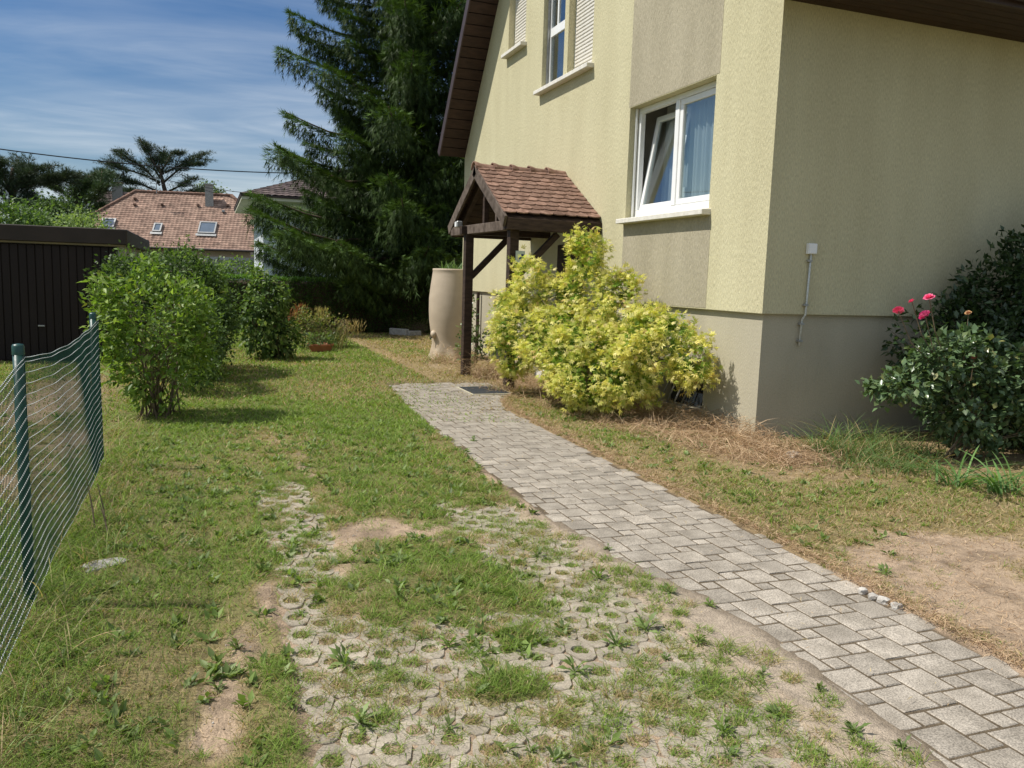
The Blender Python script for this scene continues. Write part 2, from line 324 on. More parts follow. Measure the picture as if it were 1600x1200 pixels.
def gdens(x, y):
    d = .92-bare(x, y)+lush(x, y)*.6
    d = d*(.55+.8*n2.f(x, y, .5)) + .35*(n4.f(x, y, .16)-.5)
    sz = stonezone(x, y)
    sand = sstep(1.86, 2.06, x+.12*(n3.f(x, y, .3)-.5))*sstep(2.6, 2.5, x)*sstep(5.6, 4.6, y)
    d = d*(1-.93*sand)
    d = d*(1-vis(x, y)*.86)
    near = sz*sstep(4.6, 3.8, y); d = d*(1-near*.35*(1-np.clip(lush(x, y), 0, 1)))
    d = d*(1-sstep(3.75, 3.35, x)*sstep(3.1, 3.3, x)*.55)                               # worn edge right of the path
    d = d*(1-inpath(x, y))
    hay = sstep(4.0, 4.6, x+.25*(n1.f(x, y, .6)-.5))*sstep(4.9, 5.6, y)*sstep(12.5, 11.5, y)
    d = d*(1-.75*hay)
    d = np.where((x > 5.35) & (y > 6.98) & (y < 17.8), 0, d)
    return np.clip(d, 0, 1)
def dryness(x, y):
    d = .20+.5*(n3.f(x, y, .8)-.42)*2
    d = d+bare(x, y)*.65
    d = d+sstep(3.2, 3.5, x)*.42+sstep(3.75, 3.4, x)*sstep(3.1, 3.35, x)*.55
    d = d+sstep(4.3, 4.9, x)*sstep(5., 5.6, y)*.7
    d = d+sstep(3.4, 4.2, x)*sstep(10, 11.5, y)*.6*sstep(16, 14, y)
    d = d+vis(x, y)*.12+sstep(.25, -.1, x)*sstep(4.4, 3.2, y)*.28-lush(x, y)*.4
    return np.clip(d, .03, .97)
# ------------------------------------------------------------------ ground mesh
def axis(a, b, step, lo, hi, g=1.22):
    v = list(np.arange(a, b, step)); s = step; x = a
    while x > lo: s *= g; x -= s; v.insert(0, x)
    s = step; x = v[-1]
    while x < hi: s *= g; x += s; v.append(x)
    return np.array(v)
gx = axis(-.7, 4.3, .02, -900, 900); gy = axis(1.4, 8.5, .02, -60, 1500)
X, Y = np.meshgrid(gx, gy, indexing='ij'); ip = inpath(X, Y, .0); sv = vis(X, Y); sz = stonezone(X, Y)
Z = .016*(n1.f(X, Y, .25)-.5)+.014*(n4.f(X, Y, .06, 2)-.5)+.02*(n2.f(X, Y, 1.2)-.5)*sstep(60, 20, Y)
# sand and turf creep over the stones where they are hidden
Z = Z*(1-np.maximum(ip*.86, sv*.30)) + np.where((X > .15) & (X < 2.6) & (Y < 7.4), .013-.0170*sv, .010)*(1-ip) + .0008*ip
creep = sstep(.20, .0, X-xl(Y)+.12*(n3.f(X, Y, .3)-.5)*2)*sstep(5.2, 4.3, Y)*ip + sstep(.16, -.02, X-2.28+.22*(n2.f(X, Y, .4)-.5))*sstep(4.3, 3.0, Y)*ip
creep2 = sstep(.03, -.02, xr(Y)-X-.13*(n2.f(X, Y, .22)-.45))*ip
Z = Z+np.clip(creep, 0, 1)*.012+creep2*.014
D = gdens(X, Y); DR = dryness(X, Y); BA = np.clip(bare(X, Y)+vis(X, Y)*.6+np.clip(creep, 0, 1), 0, 1)
sand = np.array((.385, .285, .195)); thatch = np.array((.14, .145, .05)); straw = np.array((.31, .225, .125)); dsoil = np.array((.20, .145, .095))
t = sstep(.15, .6, D)[..., None]; base = np.where(BA[..., None] > .02, sand, straw)
base = straw*(1-sstep(.1, .5, BA))[..., None]+sand*sstep(.1, .5, BA)[..., None]
base = base*(1-.35*sstep(.5, .75, n3.f(X, Y, .2)))[..., None]
g_ = thatch*(1-DR*.7)[..., None]+straw*(DR*.7)[..., None]
colr = base*(1-t)+g_*t
sandz = (sstep(1.8, 2.0, X)*sstep(2.7, 2.5, X)*sstep(5.6, 4.6, Y))[..., None]; colr = colr*(1-.8*sandz)+np.array((.40, .325, .245))*.8*sandz
ipc = (ip*sstep(.02, .06, xr(Y)-X)); colr = colr*(1-ipc[..., None])+(np.array((.13, .10, .066))*(1-np.clip(creep, 0, 1))[..., None]+np.array((.38, .31, .235))*np.clip(creep, 0, 1)[..., None])*ipc[..., None]
far = sstep(24, 30, np.hypot(X, Y))[..., None]; colr = colr*(1-far)+np.array((.06, .085, .03))*far
nx, ny = X.shape; I = np.arange(nx*ny).reshape(nx, ny); F = np.stack([I[:-1, :-1], I[1:, :-1], I[1:, 1:], I[:-1, 1:]], -1).reshape(-1, 4)
link('ground', npmesh('ground', np.stack([X, Y, Z], -1).reshape(-1, 3), F, colr.reshape(-1, 3), True), 'ground', kind='structure')
def gz(x, y):
    x = np.asarray(x, float); y = np.asarray(y, float)
    i = np.clip(np.searchsorted(gx, x)-1, 0, len(gx)-2); j = np.clip(np.searchsorted(gy, y)-1, 0, len(gy)-2)
    u = np.clip((x-gx[i])/(gx[i+1]-gx[i]), 0, 1); v = np.clip((y-gy[j])/(gy[j+1]-gy[j]), 0, 1)
    return (Z[i, j]*(1-u)+Z[i+1, j]*u)*(1-v)+(Z[i, j+1]*(1-u)+Z[i+1, j+1]*u)*v
# ------------------------------------------------------------------ paved path: large and small square pavers
path = thing('path', (0, 0, 0), 'path of large and small grey concrete pavers leading to the porch', 'path'); path['kind'] = 'structure'
del path['category']
def block_mesh(name, w, d, h, seed, ch=.004):
    r = np.random.default_rng(seed); mb = MB(); j = lambda: r.normal()*.0012
    def ring(ix, z): return [(-w/2+ix+j(), -d/2+ix+j(), z), (w/2-ix+j(), -d/2+ix+j(), z), (w/2-ix+j(), d/2-ix+j(), z), (-w/2+ix+j(), d/2-ix+j(), z)]
    mb.v += ring(0, -h)+ring(0, -.004)+ring(ch, 0); mb.f = [(8, 9, 10, 11)]
    for k in (0, 4):
        for i in range(4): mb.f.append((k+i, k+(i+1) % 4, k+4+(i+1) % 4, k+4+i))
    return mb.mesh(name)
a_, b_ = .187, .094; gap = .012
bigm = [block_mesh('paver', a_-gap, a_-gap, .05, s) for s in range(4)]; smm = [block_mesh('small_paver', b_-gap, b_-gap, .05, s+9) for s in range(4)]
for me in bigm+smm: me.materials.append(M['paver'])
cells = []
for i in range(-140, 140):
    for j in range(-140, 140):
        ox = 2.653+i*a_+j*(-b_); oy = 2.297+i*b_+j*a_
        for (sx, sy, ms, sc_) in ((ox+a_/2, oy+a_/2, bigm, a_), (ox+a_+b_/2, oy+b_/2-.0, smm, b_)):
            if .9 < sy < PATH_END-sc_/2+.05 and xl(sy)-.01 < sx < xr(sy)+.0: cells.append((sx, sy, ms, sc_))
# keep the pattern: small square sits at the corner right of the large one
cells.sort(key=lambda c: c[0]**2+c[1]**2-(0.15 if c[3] == a_ else 0))
cells = [c for c in cells if c[1] > 1.2]
rest = MB()
r = np.random.default_rng(5)
for k, (sx, sy, ms, sc_) in enumerate(cells):
    z = .005+r.normal()*.0012; rx_, ry_ = r.normal()*.005, r.normal()*.005; me = ms[r.integers(4)]
    if k < 300 and sy > 1.5: link('paver', me, None, path, (sx, sy, z), (rx_, ry_, r.normal()*.008))
    else:
        n = len(rest.v); rest.v += [(v.co.x+sx, v.co.y+sy, v.co.z+z+rx_*v.co.y+ry_*v.co.x) for v in me.vertices]; rest.f += [tuple(n+i for i in p.vertices) for p in me.polygons]
rest.ob('paver_field', 'paver', path, kind='stuff')
# ------------------------------------------------------------------ grass paving stones with a round planting hole
turf = thing('grass_paving', (0, 0, 0), 'grey concrete grass paving stones with round grassy holes left of the path', 'paving'); turf['kind'] = 'structure'; del turf['category']
def ringstone(seed):
    r = np.random.default_rng(seed); a, cx_ = .036, .103; out = []
    H6 = [(a, .1), (-a, .1), (-(cx_-a), 0), (-a, -.1), (a, -.1), (cx_-a, 0)]
    H6 = [(p[0]*.982, p[1]*.985) for p in H6]
    # resample outline to 18 points matching the hole's angles
    n = 18; ang = [2*math.pi*i/n+.35 for i in range(n)]; V = []
    def hit(t):
        d = (math.cos(t), math.sin(t)); best = 9
        for i in range(6):
            p, q = H6[i], H6[(i+1) % 6]; ex, ey = q[0]-p[0], q[1]-p[1]; det = d[0]*(-ey)+d[1]*ex
            if abs(det) < 1e-9: continue
            tt = (p[0]*(-ey)+p[1]*ex)/det; s = (d[0]*p[1]-d[1]*p[0])/det
            if tt > 0 and -1e-6 <= s <= 1.000001: best = min(best, tt)
        return best
    R = [hit(t) for t in ang]; hr = [.037*(1+.07*r.normal()) for _ in ang]
    for (rr, z) in ((1, -.05), (1, -.004), (.972, 0)):
        for i, t in enumerate(ang): V.append((math.cos(t)*R[i]*rr, math.sin(t)*R[i]*rr*(1 if rr > .99 else 1), z+r.normal()*.0006))
    for (k_, z) in ((1.12, 0), (1, -.008), (.95, -.05)):
        for i, t in enumerate(ang): V.append((math.cos(t)*hr[i]*k_, math.sin(t)*hr[i]*k_, z))
    mb = MB(); mb.v = V
    for k in range(5):
        for i in range(n): mb.f.append((k*n+i, k*n+(i+1) % n, (k+1)*n+(i+1) % n, (k+1)*n+i))
    me = mb.mesh('grass_paver'); me.materials.append(M['turfstone']); return me
rs = [ringstone(s) for s in range(4)]; holes = []
for i in range(0, 20):
    for j in range(-2, 30):
        hx = .36+i*.1035; hy = 1.55+j*.2+(i % 2)*.1
        if hx < xl(hy)+.04 and 1.4 < hy < 6.9: holes.append((hx, hy))
hv = np.array(holes); v_ = stonevis(hv[:, 0], hv[:, 1]); holes = [h for h, q in zip(holes, v_) if q > .22]
holes.sort(key=lambda h: h[0]**2+h[1]**2); rest = MB(); HOLES = []
for k, (hx, hy) in enumerate(holes):
    hx += r.normal()*.002; hy += r.normal()*.002; z = .004+r.normal()*.0016; me = rs[r.integers(4)]; rx_, ry_ = r.normal()*.009, r.normal()*.009
    HOLES.append((hx, hy))
    if k < 300: link('grass_paver', me, None, turf, (hx, hy, z), (rx_, ry_, (r.integers(2))*math.pi))
    else:
        n = len(rest.v); rest.v += [(v.co.x+hx, v.co.y+hy, v.co.z+z) for v in me.vertices]; rest.f += [tuple(n+i for i in p.vertices) for p in me.polygons]
if rest.v: rest.ob('grass_paver_field', 'turfstone', turf, kind='stuff')
HOLES = np.array(HOLES)
# ------------------------------------------------------------------ blades
GREEN = [(.165,.25,.040),(.22,.32,.052),(.12,.195,.032),(.27,.35,.080),(.19,.27,.062)]
STRAW = [(.42,.31,.165),(.50,.385,.22),(.34,.235,.12),(.30,.27,.12)]
def blades(P, h, w, lean, bend, col, tipcol=None, segs=2):
    n = len(P); az = rng.random(n)*2*math.pi; d = np.stack([np.cos(az), np.sin(az), np.zeros(n)], -1)
    ph = az+math.pi/2+rng.normal(size=n)*.8; sdv = np.stack([np.cos(ph), np.sin(ph), np.zeros(n)], -1); V = []; K = segs*2+1
    h = h[:, None]; lean = lean[:, None]; bend = bend[:, None]; w = w[:, None]
    for s in range(segs+1):
        t = s/segs; c = P+d*h*(lean*t+bend*t*t)+np.array((0, 0, 1.))*h*(t-.45*np.minimum(bend, 1.6)*t*t)
        if s == segs: V.append(c)
        else: ww = w*(1-.35*t)*.5; V += [c-sdv*ww, c+sdv*ww]
    V = np.stack(V, 1).reshape(-1, 3); tf = []
    for s in range(segs-1): a = s*2; tf += [(a, a+1, a+3), (a, a+3, a+2)]
    a = (segs-1)*2; tf.append((a, a+1, a+2)); F = (np.array(tf)[None]+(np.arange(n)*K)[:, None, None]).reshape(-1, 3)
    return V, F, np.repeat(col, K, axis=0)
def field():
    parts = []
    n = 560000; th0, th1 = R_(-22), R_(62)
    # radial density ~ d^-1.1
    u = rng.random(n); q = .9; d = (1.9**q+u*(27**q-1.9**q))**(1/q); th = th0+(th1-th0)*rng.random(n)
    x, y = d*np.sin(th), d*np.cos(th)
    g = gdens(x, y); dr = dryness(x, y)
    g = np.where(d > 9, np.maximum(g, .25), g)
    keep = rng.random(n) < g*1.0
    keep &= ~((x > 5.3) & (y > 6.95) & (y < 17.8)) & ~((y > 22.4) & (x > .8)) & ~((x < -1.2) & (y > 15.2))
    keep &= x > -6
    x, y, d, g, dr = x[keep], y[keep], d[keep], g[keep], dr[keep]; m_ = len(x)
    isd = rng.random(m_) < dr
    col = np.where(isd[:, None], mixcol(m_, STRAW), mixcol(m_, GREEN)*(1.0+.25*(n1.f(x, y, .7)-.5))[:, None])
    h = (.018+.034*rng.random(m_)**1.4)*(.6+.7*g)*(.7+.7*n4.f(x, y, .22))*(1+.25*sstep(6, 14, d)); h[isd] *= .8
    h *= 1+.5*np.clip(lush(x, y), 0, 1)*stonezone(x, y)
    near_f = sstep(-.35, -.75, x)*sstep(9, 7, y); h *= 1+near_f*1.6*rng.random(m_)
    w = np.maximum(.0028, d*.00105)*(.7+.6*rng.random(m_))
    P = np.stack([x, y, gz(x, y)-.003], -1)
    parts.append(blades(P, h, w, .25+.5*rng.random(m_), .2+.8*rng.random(m_), col))
    return parts, m_
parts, cnt = field()
def clump(cx, cy, n, rad, hmin, hmax, w, cols, lean=(.1, .7), bend=(.3, 1.1), segs=3, z=None, jit=.15):
    a = rng.random(n)*2*math.pi; rr = rad*np.sqrt(rng.random(n)); px_, py_ = cx+rr*np.cos(a), cy+rr*np.sin(a); P = np.stack([px_, py_, np.full(n, z) if z is not None else gz(px_, py_)-.003], -1)
    h = hmin+(hmax-hmin)*rng.random(n); return blades(P, h, np.full(n, w)*(.7+.6*rng.random(n)), lean[0]+(lean[1]-lean[0])*rng.random(n), bend[0]+(bend[1]-bend[0])*rng.random(n), mixcol(n, cols, jit=jit), segs=segs)
tuftp = []
EX = [(.36+i*.1035, 1.55+j*.2+(i % 2)*.1) for i in range(20) for j in range(-2, 22)]
EX = [h for h in EX if h[0] < 2.3 and h[0] > 1.0 and not any(abs(h[0]-q[0])+abs(h[1]-q[1]) < .03 for q in HOLES) and rng.random() < .72*float(sstep(5.2, 3.6, h[1]))]
for (hx, hy) in list(HOLES)+EX:
    s_ = stonevis(hx, hy); q = rng.random()
    big = rng.random() < .3
    if q < .06: continue
    dry_ = rng.random() < .32
    cols = (STRAW+GREEN[:2]) if dry_ else (GREEN+STRAW[:1])
    tuftp.append(clump(hx+rng.normal()*.008, hy+rng.normal()*.008, int((65+90*rng.random())*(1.9 if big else 1)), .042+.016*rng.random()+(.024 if big else 0), .015, .030+.034*rng.random()+(.018 if big else 0), .0034, cols, (.2, .9), (.3, 1.2), 2))
for i in range(330):
    x = .15+rng.random()*2.1; y = 1.8+rng.random()*4.6
    if n1.f(x, y, .5) < .45 or x > xl(y)-.12: continue
    cols = GREEN if rng.random() < .72 else GREEN[:2]+STRAW
    tuftp.append(clump(x, y, int(60+130*rng.random()), .05+.07*rng.random(), .012, .03+.035*rng.random(), .0033, cols, (.2, .9), (.3, 1.2), 2))
for i in range(3200):
    d_ = 1.9+9*rng.random()**1.3; th_ = R_(-20)+R_(78)*rng.random(); x, y = d_*math.sin(th_), d_*math.cos(th_)
    if gdens(x, y) < .22 or (x > 5.2 and y > 6.9): continue
    cols = GREEN if rng.random() > float(dryness(x, y)) else STRAW+GREEN[:2]
    tuftp.append(clump(x, y, int(14+26*rng.random()), .02+.035*rng.random(), .02, .045+.05*rng.random()**2, max(.0032, d_*.0009), cols, (.15, .9), (.3, 1.3), 2))
for i in range(420):
    y = 1.8+rng.random()*9; x = float(xr(y))+.02+abs(rng.normal())*.07
    tuftp.append(clump(x, y, int(10+26*rng.random()), .03+.03*rng.random(), .010, .02+.03*rng.random(), max(.003, y*.0008), STRAW+GREEN[:2], (.3, 1.0), (.3, 1.3), 2))
for i in range(420):
    x = 3.4+rng.random()*3.4; y = 1.9+rng.random()*4.2
    if x > 1.2+y*.85: continue
    cols = GREEN if rng.random() < .5 else STRAW+GREEN[:1]
    tuftp.append(clump(x, y, int(14+45*rng.random()), .03+.05*rng.random(), .010, .018+.026*rng.random(), .003, cols, (.2, .9), (.3, 1.2), 2))
V, F, Cc = merge(parts+tuftp)
link('grass', npmesh('grass', V, F, Cc), 'grass', label='short patchy grass and straw between the paving, fence and house', kind='stuff')
# ------------------------------------------------------------------ the yellow house
HX, HY, HZ = 5.346, 7.0, 1.335          # upper wall face, corner, top of plinth
HY2 = 17.72
house = thing('yellow_house', (HX, HY, 0), 'large yellow rendered house with steep brown eaves and a beige plinth', 'house')
house_loc = Vector((HX, HY, 0))
def H(mb, name, mat, parent=None, bevel=0, **kw):
    # parts are built in world coordinates and stored relative to the house
    p = parent or house; mb.v = [(v[0]-HX, v[1]-HY, v[2]) for v in mb.v]
    return mb.ob(name, mat, p, bevel, **kw)
def holed_wall(x, outer, holes, depth, name, mat, parent=None):
    """wall face in the plane X=x with openings and their reveals"""
    bm = bmesh.new(); loops = [outer]+[[(a, c), (b, c), (b, d), (a, d)] for a, b, c, d in holes]; es = []
    for lp in loops:
        vs = [bm.verts.new((x-HX, p[0]-HY, p[1])) for p in lp]
        for i in range(len(vs)): es.append(bm.edges.new((vs[i], vs[(i+1) % len(vs)])))
    bmesh.ops.triangle_fill(bm, use_beauty=True, edges=es, normal=(-1, 0, 0))
    for a, b, c, d in holes:
        for (p, q) in (((a, c), (b, c)), ((b, c), (b, d)), ((b, d), (a, d)), ((a, d), (a, c))):
            vs = [bm.verts.new(v) for v in ((x-HX, p[0]-HY, p[1]), (x-HX, q[0]-HY, q[1]), (x+depth-HX, q[0]-HY, q[1]), (x+depth-HX, p[0]-HY, p[1]))]; bm.faces.new(vs)
    me = bpy.data.meshes.new(name); bm.to_mesh(me); bm.free(); return link(name, me, mat, parent or house)
SL = 1.33; ZE = 4.27; NY, NZ, FY, FZ = HY-.80, 4.46, HY2-.02, 4.28      # eave ends of the two slopes
RY = (FZ-NZ+SL*(FY+NY))/(2*SL); RZ = NZ+SL*(RY-NY); ZN = NZ+SL*(HY-NY)
WIN = (8.09, 10.09, 2.475, 3.935)
UP = [(14.17, 15.06, 5.80, 7.3), (12.42, 13.33, 4.80, 7.0), (11.36, 12.27, 4.80, 7.0)]
holed_wall(HX, [(HY, HZ), (HY2, HZ), (HY2, ZE-.03), (RY, RZ), (HY, ZN)], [WIN]+UP, .20, 'gable_wall', 'stucco')
DOOR = (11.35, 12.35, .12, 1.30); CEL = (8.05, 9.15, .10, .66)
holed_wall(HX+.05, [(HY+.05, -.3), (HY2, -.3), (HY2, HZ), (HY+.05, HZ)], [CEL], .25, 'plinth', 'plinth')
# long side wall, in shade, and the underside of the overhang
mb = MB(); XE = 17.0
mb.poly([(HX, HY, HZ), (XE, HY, HZ), (XE, HY, 4.6), (HX, HY, 4.6)]); H(mb, 'side_wall', 'stucco')
mb = MB(); mb.poly([(HX+.05, HY+.05, -.3), (XE, HY+.05, -.3), (XE, HY+.05, HZ), (HX+.05, HY+.05, HZ)]); H(mb, 'side_plinth', 'plinth')
mb = MB(); mb.box2((HX+.002, HY+.002, HZ-.004), (HX+.3, HY2-.01, HZ+.001)); mb.box2((HX+.31, HY+.002, HZ-.004), (XE, HY+.3, HZ+.001)); H(mb, 'drip_edge', 'stucco')
mb = MB(); mb.poly([(HX, HY2, -.3), (HX, HY2, ZE), (XE, HY2, ZE), (XE, HY2, -.3)]); mb.poly([(XE, HY, -.3), (XE, HY2, -.3), (XE, HY2, ZE), (XE, RY, RZ), (XE, HY, ZE)]); H(mb, 'rear_wall', 'stucco')
# beige painted bands above and below the big window, 3 mm proud
for z0, z1 in ((HZ+.012, 2.39), (3.945, 9.0)):
    mb = MB(); mb.box2((HX-.003, WIN[0]-.06, z0), (HX+.02, 10.12, z1)); H(mb, 'beige_panel', 'stucco_beige')
# roof with rake overhang
def slope_pts(y, dz=0): return ZE+SL*((y-HY) if y < RY else (HY2-y))+dz
XO = 4.79; OV = .62
n_ = math.hypot(1, SL)
for side in (0, 1):
    ye = NY if side == 0 else FY+.04; yr = RY
    ze = NZ if side == 0 else FZ-.04; zr = RZ
    sg = 1 if side == 0 else -1
    nrm = Vector((0, -SL*sg, 1)).normalized()
    # slab
    mb = MB(); a, b = Vector((XO, ye, ze)), Vector((XO, yr, zr)); up_ = nrm*.16
    P8 = [a, b, Vector((XE+.5, yr, zr)), Vector((XE+.5, ye, ze))]
    mb.v = [tuple(p+nrm*.02) for p in P8]+[tuple(p+up_) for p in P8]; mb.f = [(0,3,2,1),(4,5,6,7),(0,1,5,4),(1,2,6,5),(2,3,7,6),(3,0,4,7)]
    roof = H(mb, 'roof', 'darktile', label='steep dark tiled roof slope')
    a2 = npattr = None
    # barge board and metal edge strip
    mb = MB(); w = Vector((0, 0, 1))
    P = [a-nrm*.03, b-nrm*.03, b+nrm*.155, a+nrm*.155]
    mb.v = [tuple(Vector((XO-.03, p.y, p.z))) for p in P]+[tuple(Vector((XO-.004, p.y, p.z))) for p in P]; mb.f = [(0,1,2,3),(7,6,5,4),(0,4,5,1),(1,5,6,2),(2,6,7,3),(3,7,4,0)]
    H(mb, 'barge_board', 'fascia', roof)
    # soffit boards under the rake: each board across the overhang
    nb = 44; dvec = (b-a)/nb
    bm_ = MB(); bw = dvec.length
    x0, x1 = XO, HX+.02
    for i in range(nb):
        p, q = a+dvec*i+dvec*.04, a+dvec*(i+1)-dvec*.04; dz = nrm*(.0+(i % 2)*.0)
        tmp = MB(); Q = [Vector((x0, p.y, p.z)), Vector((x1, p.y, p.z)), Vector((x1, q.y, q.z)), Vector((x0, q.y, q.z))]
        tmp.v = [tuple(v-nrm*.012-house_loc) for v in Q]+[tuple(v+nrm*.012-house_loc) for v in Q]; tmp.f = [(0,1,2,3),(7,6,5,4),(0,4,5,1),(1,5,6,2),(2,6,7,3),(3,7,4,0)]
        link('soffit_board', tmp.mesh('soffit_board'), 'soffit', roof)
# boxed soffit and fascia over the shaded wall
mb = MB(); ys = NY
for i in range(6): mb.box2((XO+.01, ys+.02+i*.13, 4.415), (XE, ys+.02+i*.13+.123, 4.435))
H(mb, 'eave_soffit', 'soffit')
mb = MB(); mb.box2((XO-.005, ys-.02, 4.40), (XE, ys+.015, 4.56)); H(mb, 'eave_fascia', 'fascia')
mb = MB(); mb.tube([(XO+.02, ys-.09, 4.50), (XE, ys-.09, 4.50)], .065, 10); H(mb, 'gutter', 'fascia')
# sills
def sill(y0, y1, ztop, prot=.12, th=.075, par=None):
    mb = MB(); z = ztop; x0 = HX-prot; x1 = HX+.19
    n = len(mb.v); 
    mb.v += [(x0, y0, z-th), (x0, y0, z-.012), (x1, y0, z+.006), (x1, y0, z-th), (x0, y1, z-th), (x0, y1, z-.012), (x1, y1, z+.006), (x1, y1, z-th)]
    mb.f += [(0,1,2,3),(7,6,5,4),(0,4,5,1),(1,5,6,2),(3,2,6,7),(0,3,7,4)]
    return H(mb, 'sill', 'sill', par, .006)
# big window -----------------------------------------------------------
def frame_rect(mb, x, y0, y1, z0, z1, w, dpt, rot=None):
    mb.box2((x, y0, z0), (x+dpt, y1, z0+w)); mb.box2((x, y0, z1-w), (x+dpt, y1, z1)); mb.box2((x, y0, z0+w), (x+dpt, y0+w, z1-w)); mb.box2((x, y1-w, z0+w), (x+dpt, y1, z1-w))
y0, y1, z0, z1 = WIN; fx = HX+.13
wroot = MB(); wroot.box2((fx, y0+.002, z0+.02), (fx+.07, y1-.002, z0+.11)); wroot.box2((fx, y0+.002, z1-.07), (fx+.07, y1-.002, z1-.002))
wroot.box2((fx, y0+.002, z0+.11), (fx+.07, y0+.055, z1-.07)); wroot.box2((fx, y1-.075, z0+.11), (fx+.07, y1-.002, z1-.07)); ymid = (y0+y1)/2-.0; wroot.box2((fx-.006, ymid-.045, z0+.11), (fx+.07, ymid+.045, z1-.07))
wroot.box2((fx-.05, y1-.03, z0+.02), (fx-.02, y1-.003, z1-.004)); wroot.box2((fx-.05, y0+.003, z0+.02), (fx-.02, y0+.03, z1-.004))
win = H(wroot, 'window', 'white', None, .004, label='white double window with the left sash tilted inwards')
sill(y0-.045, y1+.05, z0, par=win)
mb = MB(); frame_rect(mb, fx+.006, y0+.060, ymid-.05, z0+.115, z1-.075, .07, .05); H(mb, 'sash', 'white', win, .004)
mb = MB(); mb.box2((fx+.030, y0+.130, z0+.185), (fx+.036, ymid-.12, z1-.145)); H(mb, 'pane', 'glass', win)
# tilted sash: hinged at the bottom, leaning into the room
tl = R_(9.5)
def tilt(mb, px, pz):
    out = []
    for v in mb.v:
        dx, dz = v[0]-px, v[2]-pz; out.append((px+dx*math.cos(tl)+dz*math.sin(tl), v[1], pz-dx*math.sin(tl)+dz*math.cos(tl)))
    mb.v = out
mb = MB(); frame_rect(mb, fx+.030, ymid+.05, y1-.08, z0+.115, z1-.085, .07, .05); tilt(mb, fx+.03, z0+.115); H(mb, 'sash', 'white', win, .004, label='sash tilted inwards at the top')
mb = MB(); mb.box2((fx+.054, ymid+.12, z0+.185), (fx+.060, y1-.15, z1-.155)); tilt(mb, fx+.03, z0+.115); H(mb, 'pane', 'glass', win)
# room behind
def room(y0, y1, z0, z1, d=1.6, x0=None):
    x0 = x0 or fx+.071; mb = MB(); a, b, c, e = y0-.5, y1+.5, z0-.8, z1+.3
    for q in ([(x0+d,a,c),(x0+d,b,c),(x0+d,b,e),(x0+d,a,e)], [(x0,a,c),(x0+d,a,c),(x0+d,a,e),(x0,a,e)], [(x0,b,c),(x0+d,b,c),(x0+d,b,e),(x0,b,e)], [(x0,a,c),(x0+d,a,c),(x0+d,b,c),(x0,b,c)], [(x0,a,e),(x0+d,a,e),(x0+d,b,e),(x0,b,e)]): mb.poly(q)
    # wall inside, around the opening
    for (p, q, s, t_) in ((a, y0, c, e), (y1, b, c, e), (y0, y1, c, z0), (y0, y1, z1, e)): mb.poly([(x0, p, s), (x0, q, s), (x0, q, t_), (x0, p, t_)])
    return H(mb, 'room_interior', 'room')
room(*WIN)
def curtain(y0, y1, z0, z1, x, per=.09, amp=.025, k=120, skew=0):
    yy = np.linspace(y0, y1, k); V = []
    for z, s in ((z0, 1.0), (z1, .7)):
        for y in yy: V.append((x+amp*s*math.sin(y/per*2*math.pi)+.01*math.sin(y*37)-HX, y+skew*(z-z0)-HY, z))
    F = [(i, i+1, k+i+1, k+i) for i in range(k-1)]; me = npmesh('curtain', np.array(V), np.array(F), np.tile((.78, .79, .80), (2*k, 1)), True); return link('curtain', me, 'curtain', win)
curtain(y0+.04, ymid-.05, z0-.1, z1+.05, fx+.16, skew=.02); curtain(ymid+.10, y1-.02, z0-.1, z1+.05, fx+.40, skew=-.03)
mb = MB(); mb.box2((fx+.22, ymid+.03, z0+.02), (fx+.24, ymid+.28, z0+.36)); mb.box2((fx+.2, ymid-.42, z0+.0), (fx+.22, ymid-.16, z0+.33)); mb.box2((fx+.19, ymid-.30, z0+.0), (fx+.2, ymid-.285, z0+.52)); H(mb, 'window_ledge_item', 'white', win)
# upper windows ---------------------------------------------------------
def shutter_window(y0, y1, z0, z1, lab):
    fx = HX+.12; mb = MB(); mb.box2((fx, y0+.003, z0), (fx+.03, y0+.035, z1)); mb.box2((fx, y1-.035, z0), (fx+.03, y1-.003, z1)); w_ = H(mb, 'window', 'white', label=lab)
    n = int((z1-z0-.04)/.055)
    for i in range(n):
        zz = z0+.03+i*.055; mb = MB(); mb.v = [(fx+.004, y0+.036, zz), (fx+.004, y1-.036, zz), (fx-.006, y1-.036, zz+.012), (fx-.006, y0+.036, zz+.012), (fx-.006, y1-.036, zz+.040), (fx-.006, y0+.036, zz+.040), (fx+.004, y1-.036, zz+.050), (fx+.004, y0+.036, zz+.050)]
        mb.f = [(3, 2, 1, 0), (5, 4, 2, 3), (7, 6, 4, 5), (0, 1, 6, 7)]; H(mb, 'shutter_slat', 'shutter', w_)
    mb = MB(); mb.box2((fx+.01, y0+.003, z0), (fx+.02, y1-.003, z1)); H(mb, 'shutter_backing', 'black', w_)
    mb = MB(); mb.box2((fx-.008, y0+.04, z0+.004), (fx+.008, y1-.04, z0+.028)); H(mb, 'shutter_bar', 'metal', w_)
    sill(y0-.075, y1+.07, z0, par=w_)
shutter_window(*UP[0], 'upper window furthest left with its cream roller shutter down')
shutter_window(*UP[2], 'upper window with cream roller shutter down beside the open one')
y0_, y1_, z0_, z1_ = UP[1]; fx2 = HX+.12; mb = MB(); frame_rect(mb, fx2, y0_+.003, y1_-.003, z0_+.01, z1_-.003, .055, .06); mb.box2((fx2-.003, y0_+.06, z0_+.86), (fx2+.05, y1_-.06, z0_+1.0)); w2 = H(mb, 'window', 'white', None, .003, label='upper window with raised shutter and dark panes')
